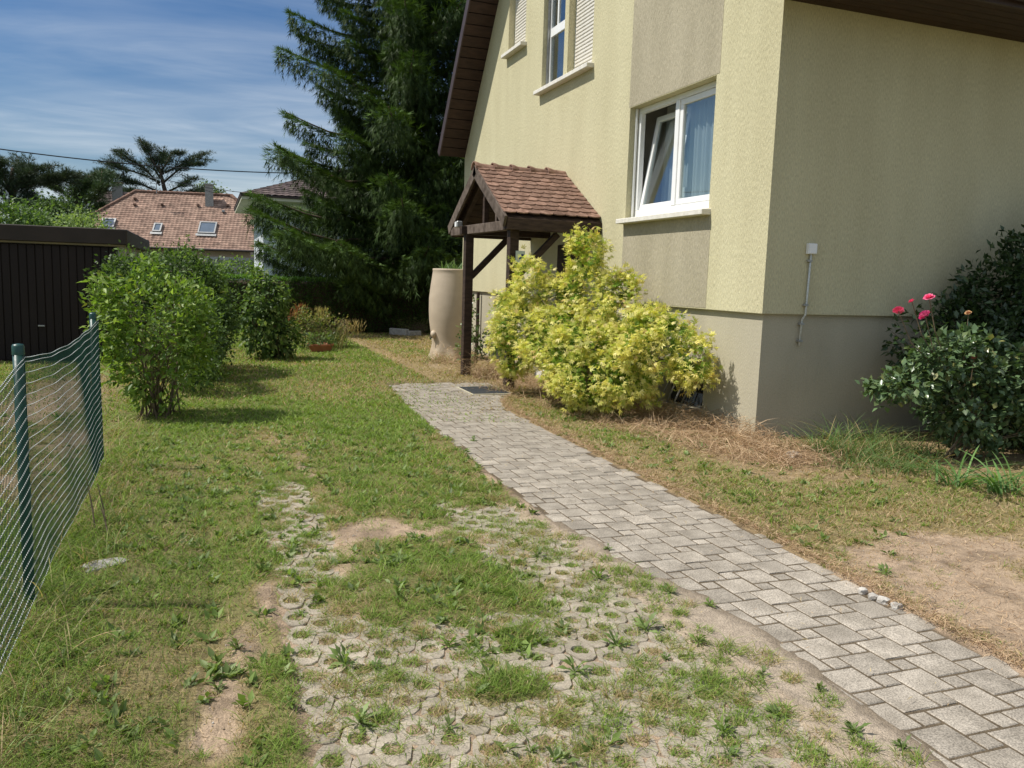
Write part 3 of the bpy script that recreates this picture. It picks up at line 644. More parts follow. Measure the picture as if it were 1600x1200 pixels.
mb = MB(); mb.box2((fx2-.045, y1_-.03, z0_), (fx2-.015, y1_-.003, z1_)); mb.box2((fx2-.045, y0_+.003, z0_), (fx2-.015, y0_+.03, z1_)); H(mb, 'guide_rail', 'metal', w2)
mb = MB(); mb.box2((fx2+.02, y0_+.058, z0_+.066), (fx2+.026, y1_-.058, z0_+.86)); H(mb, 'pane', 'glass', w2)
mb = MB(); mb.box2((fx2+.02, y0_+.058, z0_+1.0), (fx2+.026, y1_-.058, z1_-.06)); H(mb, 'pane', 'glass', w2)
mb = MB(); mb.box2((fx2+.005, (y0_+y1_)/2+.1, z0_+1.0), (fx2+.045, (y0_+y1_)/2+.15, z1_-.06)); H(mb, 'glazing_bar', 'white', w2)
sill(y0_-.075, y1_+.07, z0_, par=w2); room(*UP[1], x0=fx2+.061)
# cellar opening with slanting bars
mb = MB(); a, b, c, d = CEL; x0 = HX+.27
mb.box2((x0+.03, a-.1, c-.1), (x0+.06, b+.1, d+.1)); cel = H(mb, 'cellar_window', 'darkglass', label='low cellar opening behind slanting metal bars')
for i in range(7):
    yy = a+.03+i*.16; mb = MB(); mb.bar((HX+.10, yy, d-.02), (HX+.06, yy+.30, c+.03), .014, .014); H(mb, 'bar', 'metal', cel)
mb = MB(); mb.bar((HX+.075, a, c+.03), (HX+.075, b, c+.03), .016, .016); H(mb, 'rail', 'metal', cel)
# front door under the canopy
mb = MB(); mb.box2((HX-.012, 11.35, .14), (HX+.02, 12.35, 2.18)); door = H(mb, 'door', 'darkwood', None, .004, label='dark brown front door under the canopy')
for k, (p, q) in enumerate(((.35, 1.0), (1.1, 1.95))):
    mb = MB(); mb.box2((HX-.024, 11.5, p), (HX-.010, 12.2, q)); H(mb, 'door_panel', 'darkwood', door, .006)
mb = MB(); mb.tube([(HX-.03, 12.24, 1.08), (HX-.075, 12.24, 1.08), (HX-.075, 12.13, 1.08)], .010, 8); H(mb, 'handle', 'metal', door)
mb = MB(); mb.box2((HX-.30, 11.25, 0), (HX+.04, 12.45, .14)); H(mb, 'door_step', 'sill', None, .008)
mb = MB(); mb.tube([(HX-.02, 16.45, -.05), (HX-.02, 16.45, HZ-.02)], .035, 8); H(mb, 'dark_tube', 'darkwood')  # thin dark tube added upright against the plinth
# ------------------------------------------------------------------ meter box with conduit on the shaded wall
t = thing('cable_box', (5.89, HY, 0), 'small white junction box with a thin conduit on the shaded house wall', 'cable box')
mb = MB(); mb.box2((-.055, -.045, 1.96), (.055, -.002, 2.07)); mb.ob('box', 'white', t, .004)
mb = MB(); mb.box2((-.050, -.052, 1.965), (.050, -.046, 2.065)); mb.ob('lid', 'white', t, .003)
mb = MB(); mb.tube([(0, -.02, 1.96), (-.012, -.02, 1.33), (-.016, .02, 1.28), (-.03, .02, 1.0)], .011, 8); mb.ob('conduit', 'whitewire', t, smooth=True)
for z in (1.88, 1.42, 1.22, 1.04):
    mb = MB(); mb.box2((-.035-(1.96-z)*.02, -.035 if z > 1.3 else .0, z), (.018-(1.96-z)*.02, -.001 if z > 1.3 else .041, z+.022)); mb.ob('clip', 'metal', t, .002)
# ------------------------------------------------------------------ canopy over the door
cx0, cx1 = 3.84, HX-.004; ry, rz, ye1, ye2, ze_ = 12.2, 3.30, 10.80, 13.58, 2.49
can = thing('door_canopy', (4.0, 12.2, 0), 'timber door canopy with a clay tiled gable roof on dark posts', 'canopy')
CL = Vector((4.0, 12.2, 0))
def K(mb, name, mat, parent=None, bevel=.006, **kw):
    mb.v = [(v[0]-4.0, v[1]-12.2, v[2]) for v in mb.v]; return mb.ob(name, mat, parent or can, bevel, **kw)
PA, PB = (3.94, 12.74), (4.07, 11.03)
for p in (PA, PB):
    mb = MB(); mb.box2((p[0]-.068, p[1]-.068, .03), (p[0]+.068, p[1]+.068, 2.30)); K(mb, 'post', 'darkwood')
    mb = MB(); mb.box2((p[0]-.05, p[1]-.05, -.05), (p[0]+.05, p[1]+.05, .03)); K(mb, 'post_shoe', 'metal')
    mb = MB(); mb.box2((p[0]-.14, p[1]-.06, 2.30), (cx1, p[1]+.06, 2.43)); K(mb, 'beam', 'darkwood')
    mb = MB(); mb.bar((p[0]+.05, p[1], 1.62), (p[0]+.68, p[1], 2.27), .085, .10, (0, 1, 0)); K(mb, 'brace', 'darkwood')
mb = MB(); mb.bar((PB[0]-.02, ye1+.1, 2.37), (PA[0]-.05, ye2-.12, 2.37), .10, .14); K(mb, 'tie_beam', 'greywood')
mb = MB(); mb.box2((cx0+.16, ry-.62, 2.44), (cx0+.22, ry-.56, 2.80)); K(mb, 'strut', 'greywood')
mb = MB(); mb.box2((cx0+.16, ry-.04, 2.44), (cx0+.24, ry+.04, 3.12)); K(mb, 'king_post', 'darkwood')
for sgn, ye in ((-1, ye1), (1, ye2)):
    run = abs(ye-ry); Ls = math.hypot(run, rz-ze_); dvec = Vector((0, (ye-ry), ze_-rz)).normalized(); nrm = Vector((0, sgn*(rz-ze_), run)).normalized()
    ridge = Vector((0, ry, rz))
    def slab(x0, x1, s0, s1, n0, n1):
        mb = MB(); mb.v = []
        for nn in (n0, n1):
            for x, s in ((x0, s0), (x1, s0), (x1, s1), (x0, s1)): p = ridge+dvec*s+nrm*nn; mb.v.append((x, p.y, p.z))
        mb.f = [(0,1,2,3),(7,6,5,4),(0,4,5,1),(1,5,6,2),(2,6,7,3),(3,7,4,0)]; return mb
    for k in range(9):
        K(slab(cx0+.05, cx1, .02+k*Ls/9, k*Ls/9+Ls/9+.012, -.045, -.022), 'roof_board', 'darkwood', bevel=.003)
    K(slab(cx0-.005, cx0+.035, -.02, Ls+.06, -.155, .012), 'barge_board', 'greywood')
    K(slab(cx0+.13, cx0+.20, .04, Ls+.0, -.17, -.05), 'rafter', 'darkwood'); K(slab(cx1-.12, cx1-.04, .04, Ls, -.17, -.05), 'rafter', 'darkwood')
    pe = ridge+dvec*(Ls)
    mb = MB(); mb.box2((cx0+.045, pe.y-.02 if sgn < 0 else pe.y-.02, pe.z-.20), (cx1, pe.y+.02, pe.z-.035)); K(mb, 'eave_board', 'darkwood')
    rows = 11; ex = (Ls-.06)/rows; tw = .186; ncol = 8
    def tilemesh(hw0, hw1):
        mb = MB(); L_ = ex*1.45; pts = [(hw0, 0), (hw1, 0)]; n = 7
        for i in range(n): a = math.pi*i/(n-1); pts.append((hw1*math.cos(a) if math.cos(a) > 0 else -hw0*math.cos(a)*-1 if False else (hw1 if math.cos(a) > 0 else -hw0)*math.cos(a), L_-.045+.045*math.sin(a)))
        pts = [(hw0, 0), (hw1, 0)]+[(((hw0+hw1)/2+(hw1-hw0)/2*math.cos(math.pi*i/(n-1))), L_-.045+.045*math.sin(math.pi*i/(n-1))) for i in range(n)]
        m_ = len(pts); mb.v = [(p[0], p[1], 0) for p in pts]+[(p[0], p[1], .016) for p in pts]
        mb.f = [tuple(range(m_, 2*m_)), tuple(range(m_-1, -1, -1))]+[(i, (i+1) % m_, m_+(i+1) % m_, m_+i) for i in range(m_)]
        me = mb.mesh('roof_tile'); me.materials.append(M['tile']); return me
    full = tilemesh(-tw/2+.002, tw/2-.002); half = tilemesh(-tw/4+.002, tw/4-.002)
    xx0 = cx0+.012; span = cx1-xx0-.004; tw2 = span/ncol; sc = tw2/tw
    for row in range(rows):
        items = [(xx0+tw2*(i+.5), full) for i in range(ncol)] if row % 2 == 0 else [(xx0+tw2*(i+1), full) for i in range(ncol-1)]+[(xx0+tw2*.25, half), (xx0+span-tw2*.25, half)]
        for x, me in items:
            s0 = (row+1)*ex-ex*1.45+.045+.0; p = ridge+dvec*s0+nrm*(.002+r.random()*.002); tiltn = .10
            d2 = (dvec+nrm*tiltn).normalized(); n2_ = d2.cross(Vector((1, 0, 0))); n2_ = -n2_ if n2_.z < 0 else n2_
            xa = d2.cross(n2_).normalized()
            mt = Matrix((xa, d2, n2_)).transposed().to_4x4(); mt.translation = Vector((x, p.y, p.z))-CL
            o = link('roof_tile', me, None, can); o.matrix_local = mt @ Matrix.Rotation(r.normal()*.012, 4, 'Z') @ Matrix.Scale(sc, 4, (1, 0, 0))
for i in range(5):
    x0 = cx0-.02+i*.300; mb = MB(); n = 9; L_ = .34; 
    for k, (xx, rr) in enumerate(((0, .125), (.045, .118), (.11, .098), (L_, .084))):
        for j in range(n): a = math.pi*j/(n-1); mb.v.append((x0+xx, ry+rr*1.05*math.cos(a), rz-.045+rr*math.sin(a)))
        for j in range(n): a = math.pi*(n-1-j)/(n-1); mb.v.append((x0+xx, ry+(rr-.016)*1.05*math.cos(a), rz-.045+(rr-.016)*math.sin(a)))
    m2 = 2*n
    if x0+L_ > cx1: mb.v = [(min(v[0], cx1), v[1], v[2]) for v in mb.v]
    for k in range(3):
        for j in range(m2): mb.f.append((k*m2+j, k*m2+(j+1) % m2, (k+1)*m2+(j+1) % m2, (k+1)*m2+j))
    mb.f.append(tuple(range(m2))); mb.f.append(tuple(3*m2+j for j in range(m2-1, -1, -1))); K(mb, 'ridge_tile', 'tile', bevel=0)
# lamp on the canopy corner, plate on the nearer post
t = thing('outdoor_lamp', (3.80, 12.85, 2.46), 'small metal floodlight on the left corner of the door canopy', 'lamp')
mb = MB(); mb.box((0, 0, 0), (.09, .13, .10)); mb.ob('lamp_housing', 'metal', t, .01); mb = MB(); mb.box((-.05, 0, -.005), (.012, .10, .075)); mb.ob('lens', 'white', t, .003); mb = MB(); mb.bar((.03, 0, 0), (.10, -.02, -.05), .02, .02); mb.ob('bracket', 'metal', t)
t = thing('small_sign', (4.16, 10.955, 1.93), 'small pale sign with a blue motif on the canopy post behind the maple', 'sign')
mb = MB(); mb.box((0, 0, 0), (.14, .008, .16)); mb.ob('plate', 'sign', t, .002); mb = MB(); mb.box((.01, -.006, -.01), (.075, .004, .05)); mb.box((.03, -.006, .02), (.04, .004, .03)); mb.ob('emblem', 'blue', t)
# drain grate beside the path end
t = thing('foot_grate', (3.68, 10.98, .0), 'dark metal foot grate in a pale frame beside the path end', 'foot grate')
mb = MB()
for a, b in (((-.30, -.40, 0), (-.27, .40, .018)), ((.27, -.40, 0), (.30, .40, .018)), ((-.27, -.40, 0), (.27, -.36, .018)), ((-.27, .36, 0), (.27, .40, .018))): mb.box2(a, b)
mb.ob('frame', 'plinth', t, .003)
for i in range(18):
    mb = MB(); mb.box2((-.265, -.355+i*.04, .004), (.265, -.355+i*.04+.022, .024)); mb.ob('grate_bar', 'grate', t)
mb = MB()
for i in range(14): mb.box2((-.25+i*.037, -.355, .008), (-.24+i*.037, .355, .020))
mb.ob('cross_bars', 'grate', t)
# ------------------------------------------------------------------ rain barrel
t = thing('rain_barrel', (4.46, 15.5, 0), 'tall sand coloured rain barrel shaped like a vase by the house corner', 'barrel')
prof = [(.43, 0), (.395, .05), (.37, .16), (.36, .30), (.368, .42), (.39, .56), (.418, .75), (.43, .95), (.43, 1.2), (.405, 1.45), (.375, 1.66), (.365, 1.72), (.37, 1.735), (.37, 1.765), (.355, 1.77), (.34, 1.76), (.335, 1.6)]
mb = MB(); mb.lathe(prof, 40, fn=lambda a, z: 1+(.10*max(0, 1-z/.32)*math.sin(a*7+.6))+.006*math.sin(z*60)*(z < 1.7)); mb.ob('body', 'barrel', t, smooth=True)
mb = MB(); mb.lathe([(.0, 1.66), (.345, 1.66)], 30); mb.ob('water_surface', 'darkglass', t)
mb = MB(); mb.lathe([(.05, 0), (.075, .03), (.085, .10), (.06, .16), (.0, .18)], 12); 
mb.v = [(-.33-(v[2])*.55, v[1]-.12, .50+v[0]*.9) for v in mb.v]; mb.ob('tap_boss', 'barrel', t, smooth=True)
mb = MB(); mb.tube([(-.36, -.12, .44), (-.42, -.12, .44), (-.435, -.12, .40)], .016, 8); mb.ob('tap', 'black', t)
parts = [clump(0, 0, 90, .22, .15, .34, .02, [(.10, .17, .06), (.16, .25, .10)], (.1, .6), (.1, .6), 3, 1.66)]
V, F, Cc = merge(parts); link('planting', npmesh('planting', V, F, Cc), 'leaf', t)
# ------------------------------------------------------------------ white stones
def rock(name, loc, s, mat, label, cat, group=None, seed=0, rz=0):
    r_ = np.random.default_rng(seed); bm = bmesh.new(); bmesh.ops.create_icosphere(bm, subdivisions=2, radius=1)
    for v in bm.verts: k = 1+.16*r_.normal(); v.co = Vector((max(-.8, min(.8, v.co.x*k))*s[0], max(-.8, min(.8, v.co.y*k))*s[1], max(-.8, min(.75, v.co.z*k))*s[2]))
    me = bpy.data.meshes.new(name); bm.to_mesh(me); bm.free(); return link(name, me, mat, None, loc, (0, 0, rz), label=label, cat=cat, group=group)
for i, (px, py, s, lb) in enumerate(((1336, 929, .05, 'flat pale stone beyond the path edge, furthest of a row of four'), (1352, 938, .055, 'second pale stone of four at the right path edge'), (1368, 944, .06, 'third and pinkish stone of four at the right path edge'), (1390, 953, .06, 'rounded white stone at the right path edge, nearest of four'))):
    x, y = gp(px, py); rock('edging_stone', (x+.05, y, .012), (s*.62, s*.5, .026), 'rock', lb, 'stone', 'pale stones at the path edge', i, i)
x, y = gp(1240, 718); rock('stone', (x, y, .03), (.09, .08, .06), 'rock', 'pale stone in the dry grass near the house corner', 'stone', seed=21)
x, y = gp(160, 885); rock('stone', (x, y, .0), (.15, .09, .03), 'greyrock', 'flat grey stone in the grass beside the fence', 'stone', seed=22, rz=.6)
t = thing('garden_edging', (4.95, 21.7, 0), 'white stone border piece on the lawn before the hedge', 'edging stone')
mb = MB(); mb.bar((-.30, .35, .09), (.05, -.2, .09), .14, .20); mb.ob('edging_stone', 'rock', t, .02); mb = MB(); mb.bar((.05, -.25, .07), (.42, -.1, .07), .12, .16); mb.ob('edging_stone', 'rock', t, .02)
# ------------------------------------------------------------------ wire fence
fence = thing('wire_fence', (-.82, 4.2, 0), 'low mesh fence with green posts and pale twisted horizontal wires', 'fence')
def fx_(y): return np.interp(y, [0, 1.25, 4.2, 7.1, 10], [-.745, -.75, -.775, -.815, -.85])
PY = [1.30, 4.2, 7.08]
for y in PY:
    x = float(fx_(y))-.035; mb = MB(); mb.tube([(x+.82, y-4.2, -.2), (x+.82, y-4.2, 1.225)], .024, 14); p = mb.ob('post', 'greenpost', fence, smooth=True)
    mb = MB(); mb.lathe([(.0265, 1.195), (.0265, 1.232), (.022, 1.242), (.0, 1.246)], 14, (x+.82, y-4.2, 0)); mb.ob('post_cap', 'greenpost', p, smooth=True)
def sagz(y, z):
    s = 0
    for i, sg in ((0, .11), (1, .05)):
        t_ = np.clip((y-PY[i])/(PY[i+1]-PY[i]), 0, 1); s = s+sg*np.sin(math.pi*t_)**.8*((y > PY[i]) & (y < PY[i+1]))
    return z-s*(z/1.2)+.004*np.sin(y*3.1+z*2)+.0022*np.sin(y*11+z*7)
def bulge(y, z): return fx_(y)+.008*np.sin(y*2.2+z*2.0)+.003*np.sin(y*6.1+z*4)
zl = [1.185, 1.165, 1.115]+[1.115-.052*i for i in range(1, 21)]
yy = np.arange(1.0, 7.2, .0125)
for z in zl:
    zz = sagz(yy, z); xx = bulge(yy, z)+.0022*np.cos(np.arange(len(yy))*math.pi); zz = zz+.0022*np.sin(np.arange(len(yy))*math.pi/1.0+.5)
    n = len(yy); k = 3; ang = np.arange(k)*2*math.pi/k; rr = .0019
    V = np.stack([xx[:, None]+rr*np.cos(ang)+.82, np.repeat(yy[:, None], k, 1)-4.2, zz[:, None]+rr*np.sin(ang)], -1).reshape(-1, 3); I = np.arange(n*k).reshape(n, k)
    F = np.stack([I[:-1], np.roll(I, -1, 1)[:-1], np.roll(I, -1, 1)[1:], I[1:]], -1).reshape(-1, 4); link('wire', npmesh('wire', V, F, smooth=True), 'whitewire', fence)
VV, FF = [], []; nb = 0
for y in np.arange(1.0, 7.2, .026):
    zz = np.linspace(.07, 1.19, 12); z_ = sagz(np.full(12, y), zz); x_ = bulge(np.full(12, y), zz); k = 3; ang = np.arange(k)*2*math.pi/k; rr = .0016
    V = np.stack([x_[:, None]+rr*np.cos(ang)+.82, y-4.2+rr*np.sin(ang)+0*z_[:, None], np.repeat(z_[:, None], k, 1)], -1).reshape(-1, 3); I = np.arange(12*k).reshape(12, k)
    F = np.stack([I[:-1], I[1:], np.roll(I, -1, 1)[1:], np.roll(I, -1, 1)[:-1]], -1).reshape(-1, 4)+nb; nb += len(V); VV.append(V); FF.append(F)
link('vertical_wires', npmesh('vertical_wires', np.concatenate(VV), np.concatenate(FF)), 'greenwire', fence, kind='stuff')
# ------------------------------------------------------------------ garage
GX, GY = -1.28, 15.4
t = thing('brown_garage', (GX, GY, 0), 'dark brown flat roofed garage with ribbed door behind the fence', 'garage')
mb = MB(); mb.box2((-9, .02, -.1), (-.12, 5.4, 1.98)); mb.ob('body', 'grey_wall', t)
mb = MB(); mb.box2((-9.2, -.10, 1.975), (0, 5.6, 2.235)); mb.ob('roof_fascia', 'garage_trim', t, .012)
mb = MB(); mb.box2((-9.2, -.085, 1.945), (-.03, -.02, 1.973)); mb.ob('roof_trim', 'trim_olive', t)
d0 = MB(); d0.box2((-8.9, .0, 0), (-.16, .015, 1.94)); dr = d0.ob('door', 'garage', t)
for i in range(72):
    mb = MB(); mb.box2((-8.88+i*.121, -.022, .03), (-8.88+i*.121+.111, -.008, 1.93)); mb.ob('door_rib', 'garage', dr, .006)
hp = atY(65, 509, GY-.05); mb = MB(); mb.box((hp.x-GX, -.06, hp.z), (.10, .02, .025)); mb.ob('handle', 'metal', dr, .004)
# ------------------------------------------------------------------ houses behind
def tiled(name, a, b, c, d, rows, cols, mat, parent, org, amp=.024, seed=0, base=(1, 1, 1)):
    """tiled roof plane between eave a-b and ridge d-c (bilinear), with waves across and a step at every course"""
    a, b, c, d = [np.array(p, float) for p in (a, b, c, d)]; nrm = np.cross(b-a, d-a); nrm /= np.linalg.norm(nrm)
    if nrm[2] < 0: nrm = -nrm
    k = 4; m_ = cols*k+1; u = np.linspace(0, 1, m_); V = []; Cl = []; r_ = np.random.default_rng(seed)
    for rw in range(rows):
        tc = 1+.16*r_.normal(size=cols); cc = np.repeat(tc, k); cc = np.append(cc, cc[-1])
        for e, lift in ((0, .024), (1, .0)):
            t_ = (rw+e)/rows; L_ = a+(d-a)*t_; R__ = b+(c-b)*t_; du = (b-a)/np.linalg.norm(b-a)
            s0_, s1_ = (L_-a) @ du, (R__-a) @ du; s_ = np.clip(u*np.linalg.norm(b-a), s0_, max(s1_, s0_))      # tile width stays constant, courses are cut at the hips
            P = L_[None]+du[None]*(s_-s0_)[:, None]
            P = P+nrm[None]*(lift+amp*(.5+.5*np.cos(u*cols*2*math.pi)))[:, None]; V.append(P); Cl.append(cc[:, None]*np.array(base)[None])
    V = np.concatenate(V); nr = rows*2; I = np.arange(nr*m_).reshape(nr, m_); F = np.stack([I[:-1, :-1], I[:-1, 1:], I[1:, 1:], I[1:, :-1]], -1).reshape(-1, 4)
    return link(name, npmesh(name, V-np.array(org), F, np.concatenate(Cl), False), mat, parent)
def rot2(th, org):
    c_, s_ = math.cos(th), math.sin(th)
    return lambda u, v, z: (org[0]+u*c_-v*s_, org[1]+u*s_+v*c_, z)
# orange roofed house, half-hipped
o0 = atY(264, 400, 60); T = rot2(R_(-12), (o0.x, o0.y)); org = (o0.x, o0.y, 0)
t = thing('orange_roof_house', org, 'house with a wide orange tiled roof and skylights behind the garage', 'house')
def W_(mb, name, mat, par=None, bevel=0, loc=org, **kw): mb.v = [(v[0]-loc[0], v[1]-loc[1], v[2]) for v in mb.v]; return mb.ob(name, mat, par or t, bevel, **kw)
rl, hl, rn = 3.3, 5.55, 4.3; ez, hz_, rz_ = 3.0, 5.05, 6.95; hf = (hz_-ez)/(rz_-ez)
# v=0 front eave, v=rn ridge, v=2rn back eave
hv_ = rn*hf
rf = tiled('roof', T(-hl, 0, ez), T(hl, 0, ez), T(hl, hv_, hz_), T(-hl, hv_, hz_), 13, 44, 'rooftile', t, org, seed=1)
tiled('roof', T(-hl, hv_, hz_), T(hl, hv_, hz_), T(rl, rn, rz_), T(-rl, rn, rz_), 12, 44, 'rooftile', t, org, seed=2)
tiled('roof', T(hl, hv_, hz_), T(hl, 2*rn-hv_, hz_), T(rl+.01, rn, rz_), T(rl, rn, rz_), 12, 18, 'rooftile', t, org, seed=3)
tiled('roof', T(-hl, 2*rn-hv_, hz_), T(-hl, hv_, hz_), T(-rl-.01, rn, rz_), T(-rl, rn, rz_), 12, 18, 'rooftile', t, org, seed=4)
mb = MB(); mb.poly([T(-hl, 2*rn, ez), T(hl, 2*rn, ez), T(hl, 2*rn-hv_, hz_), T(-hl, 2*rn-hv_, hz_)]); mb.poly([T(-hl, 2*rn-hv_, hz_), T(hl, 2*rn-hv_, hz_), T(rl, rn, rz_), T(-rl, rn, rz_)]); W_(mb, 'rear_roof', 'rooftile')
e = .35
mb = MB()
for s in (-1, 1): mb.poly([T(s*(hl-e), .5, -1), T(s*(hl-e), 2*rn-.5, -1), T(s*(hl-e), 2*rn-.5, ez+.35), T(s*(hl-e), 2*rn-hv_, hz_-.05), T(s*(hl-e), hv_, hz_-.05), T(s*(hl-e), .5, ez+.35)])
mb.poly([T(-hl+e, .5, -1), T(hl-e, .5, -1), T(hl-e, .5, ez+.3), T(-hl+e, .5, ez+.3)]); mb.poly([T(-hl+e, 2*rn-.5, -1), T(hl-e, 2*rn-.5, -1), T(hl-e, 2*rn-.5, ez+.3), T(-hl+e, 2*rn-.5, ez+.3)]); W_(mb, 'wall', 'pink_wall')
mb = MB(); mb.bar(T(hl+.03, -.05, ez), T(hl+.03, hv_, hz_+.02), .10, .16); W_(mb, 'verge_board', 'whitewire')
mb = MB(); mb.tube([T(hl+.05, hv_, hz_-.05), T(hl+.05, 2*rn-hv_, hz_-.05)], .07, 6); W_(mb, 'gutter', 'darkwood')
mb = MB(); mb.tube([T(-hl, -.12, ez-.03), T(hl, -.12, ez-.03)], .08, 6); W_(mb, 'gutter', 'fascia')
rmb = []
for A, B in ((T(-rl, rn, rz_+.06), T(rl, rn, rz_+.06)), (T(rl, rn, rz_+.06), T(hl, hv_, hz_+.06)), (T(-rl, rn, rz_+.06), T(-hl, hv_, hz_+.06)), (T(rl, rn, rz_+.06), T(hl, 2*rn-hv_, hz_+.06))):
    A, B = Vector(A), Vector(B); n = int((B-A).length/.4)
    for i in range(n):
        mb = MB(); mb.tube([A+(B-A)*i/n, A+(B-A)*(i+1.08)/n], [.13, .10], 7); W_(mb, 'ridge_tile', 'tile')
ch = Vector(T(1.9, rn-.7, 6.3)); mb = MB(); mb.box((ch.x, ch.y, 6.75), (.55, .55, 1.7)); W_(mb, 'chimney', 'greyrock', rf, label='grey chimney'); mb = MB(); mb.box((ch.x, ch.y, 7.63), (.65, .65, .08)); W_(mb, 'chimney_cap', 'greyrock')
def skylight(u, f, w, h):
    v = rn*f; z = ez+(rz_-ez)*f; s = (rz_-ez)/rn; ln = math.hypot(1, s)
    def q(du, dl, nn): vv = v+dl/ln; zz = z+dl*s/ln; p = T(u+du, vv-nn*s/ln, zz+nn/ln); return p
    mb = MB()
    for (a0, a1, l0, l1) in ((-w/2, w/2, -h/2, -h/2+.09), (-w/2, w/2, h/2-.09, h/2), (-w/2, -w/2+.09, -h/2+.09, h/2-.09), (w/2-.09, w/2, -h/2+.09, h/2-.09)):
        n = len(mb.v); mb.v += [q(a, l, k) for k in (.0, .17) for a, l in ((a0, l0), (a1, l0), (a1, l1), (a0, l1))]; mb.f += [tuple(n+i for i in f_) for f_ in ((0,3,2,1),(4,5,6,7),(0,1,5,4),(1,2,6,5),(2,3,7,6),(3,0,4,7))]
    s_ = W_(mb, 'skylight', 'metal'); mb = MB(); mb.poly([q(a, l, .13) for a, l in ((-w/2, -h/2), (w/2, -h/2), (w/2, h/2), (-w/2, h/2))]); W_(mb, 'pane', 'skyglass', s_)
    mb = MB(); mb.poly([q(a, l, .11) for a, l in ((-w/2-.1, -h/2-.25), (w/2+.1, -h/2-.25), (w/2+.1, -h/2-.02), (-w/2-.1, -h/2-.02))]); W_(mb, 'flashing', 'metal', s_)
M['skyglass'] = pm('skylight_glass', (.10, .13, .17), None, 3, .08, spec=.8)
skylight(2.2, .36, 1.15, 1.2); skylight(-1.05, .33, .55, .85); skylight(-4.3, .38, .9, .9)
for u, f in ((-3.1, .83), (-3.0, .72), (-1.2, .74), (1.2, .76), (3.2, .78), (3.0, .66)):
    p = T(u, rn*f, ez+(rz_-ez)*f+.1); mb = MB(); mb.box((p[0], p[1], p[2]+.06), (.2, .2, .16)); W_(mb, 'roof_vent', 'tile' if f > .7 else 'metal', None, .02)
pa = atY(245, 312, 63); mb = MB(); mb.tube([(pa.x, pa.y, 6.8), (pa.x, pa.y, pa.z+1.7)], .03, 5); mb.bar((pa.x-.6, pa.y, pa.z+1.5), (pa.x+.6, pa.y, pa.z+1.4), .03, .03); mb.bar((pa.x-.4, pa.y, pa.z+1.1), (pa.x+.4, pa.y, pa.z+1.05), .03, .03); W_(mb, 'antenna', 'metal')
# dark roofed house behind it
o0 = atY(178, 345, 74); T = rot2(R_(8), (o0.x, o0.y)); org = (o0.x, o0.y, 0)
t = thing('dark_roof_house', org, 'older house with a steep dark tiled roof behind the orange roofed one', 'house')
zz = lambda px, py, Y: atY(px, py, Y).z
rzD = zz(190, 300, 74)+.1; ezD = 3.4
tiled('roof', T(-2.6, -2.5, ezD), T(6, -2.5, ezD), T(6, 1, rzD), T(-.9, 1, rzD), 20, 34, 'darktile', t, org, seed=5); tiled('roof', T(-2.6, 4.5, ezD), T(-2.6, -2.5, ezD), T(-.9, 1, rzD), T(-.9, 1.01, rzD), 20, 26, 'darktile', t, org, seed=6)
mb = MB(); mb.box2((-2.3, -2.1, -1), (5.8, 4.3, ezD+.2)); c_, s_ = math.cos(R_(8)), math.sin(R_(8)); mb.v = [(v[0]*c_-v[1]*s_, v[0]*s_+v[1]*c_, v[2]) for v in mb.v]; mb.ob('wall', 'cream', t)
mb = MB(); mb.poly([T(-2.6, 4.5, ezD), T(6, 4.5, ezD), T(6, 1, rzD), T(-.9, 1, rzD)]); W_(mb, 'rear_roof', 'darktile', loc=org)
p = T(.3, -.2, 0); mb = MB(); mb.box((p[0], p[1], rzD-.5), (.7, .7, 2.0)); W_(mb, 'chimney', 'greyrock', loc=org); mb = MB(); mb.box((p[0], p[1], rzD+.58), (.9, .8, .12)); W_(mb, 'chimney_cap', 'tile', loc=org)
dm = atY(133, 335, 72); mb = MB(); mb.box((dm.x, 72, dm.z-1), (.2, 2.0, 2)); mb.box((dm.x+.9, 72, dm.z+.02), (2.0, 2.4, .12)); W_(mb, 'dormer', 'metal', loc=org)
# white house with dark hipped roof behind the spruce
WY = 39.0; e0 = atY(411, 322, WY); e1 = atY(700, 335, WY); wx0, wx1 = e0.x, e1.x+1; wz = 4.75
org = (wx0, WY, 0)
t = thing('white_house', org, 'pale house with a dark hipped roof partly hidden behind the spruce', 'house')
mb = MB(); mb.box2((0, 0, -1), (wx1-wx0, 8, wz)); mb.ob('wall', 'white_wall', t)
mb = MB(); mb.box2((-.95, -.95, wz-.02), (wx1-wx0+.9, 8.9, wz+.10)); mb.ob('soffit', 'cream', t)
mb = MB(); mb.box2((-1.0, -1.0, wz+.10), (wx1-wx0+.95, 8.95, wz+.20)); mb.ob('gutter', 'fascia', t)
Tn = lambda u, v, z: (wx0+u, WY+v, z); Lw = wx1-wx0
tiled('roof', Tn(-1, -1, wz+.2), Tn(Lw+1, -1, wz+.2), Tn(Lw-4, 4, wz+2.1), Tn(4, 4, wz+2.1), 17, 40, 'darktile', t, org, seed=7); tiled('roof', Tn(-1, 9, wz+.2), Tn(-1, -1, wz+.2), Tn(4, 4, wz+2.1), Tn(4, 4.01, wz+2.1), 17, 34, 'darktile', t, org, seed=8)
mb = MB(); mb.poly([(-1, 9, wz+.2), (Lw+1, 9, wz+.2), (Lw-4, 4, wz+2.1), (4, 4, wz+2.1)]); mb.poly([(Lw+1, -1, wz+.2), (Lw+1, 9, wz+.2), (Lw-4, 4, wz+2.1)]); mb.ob('rear_roof', 'darktile', t)
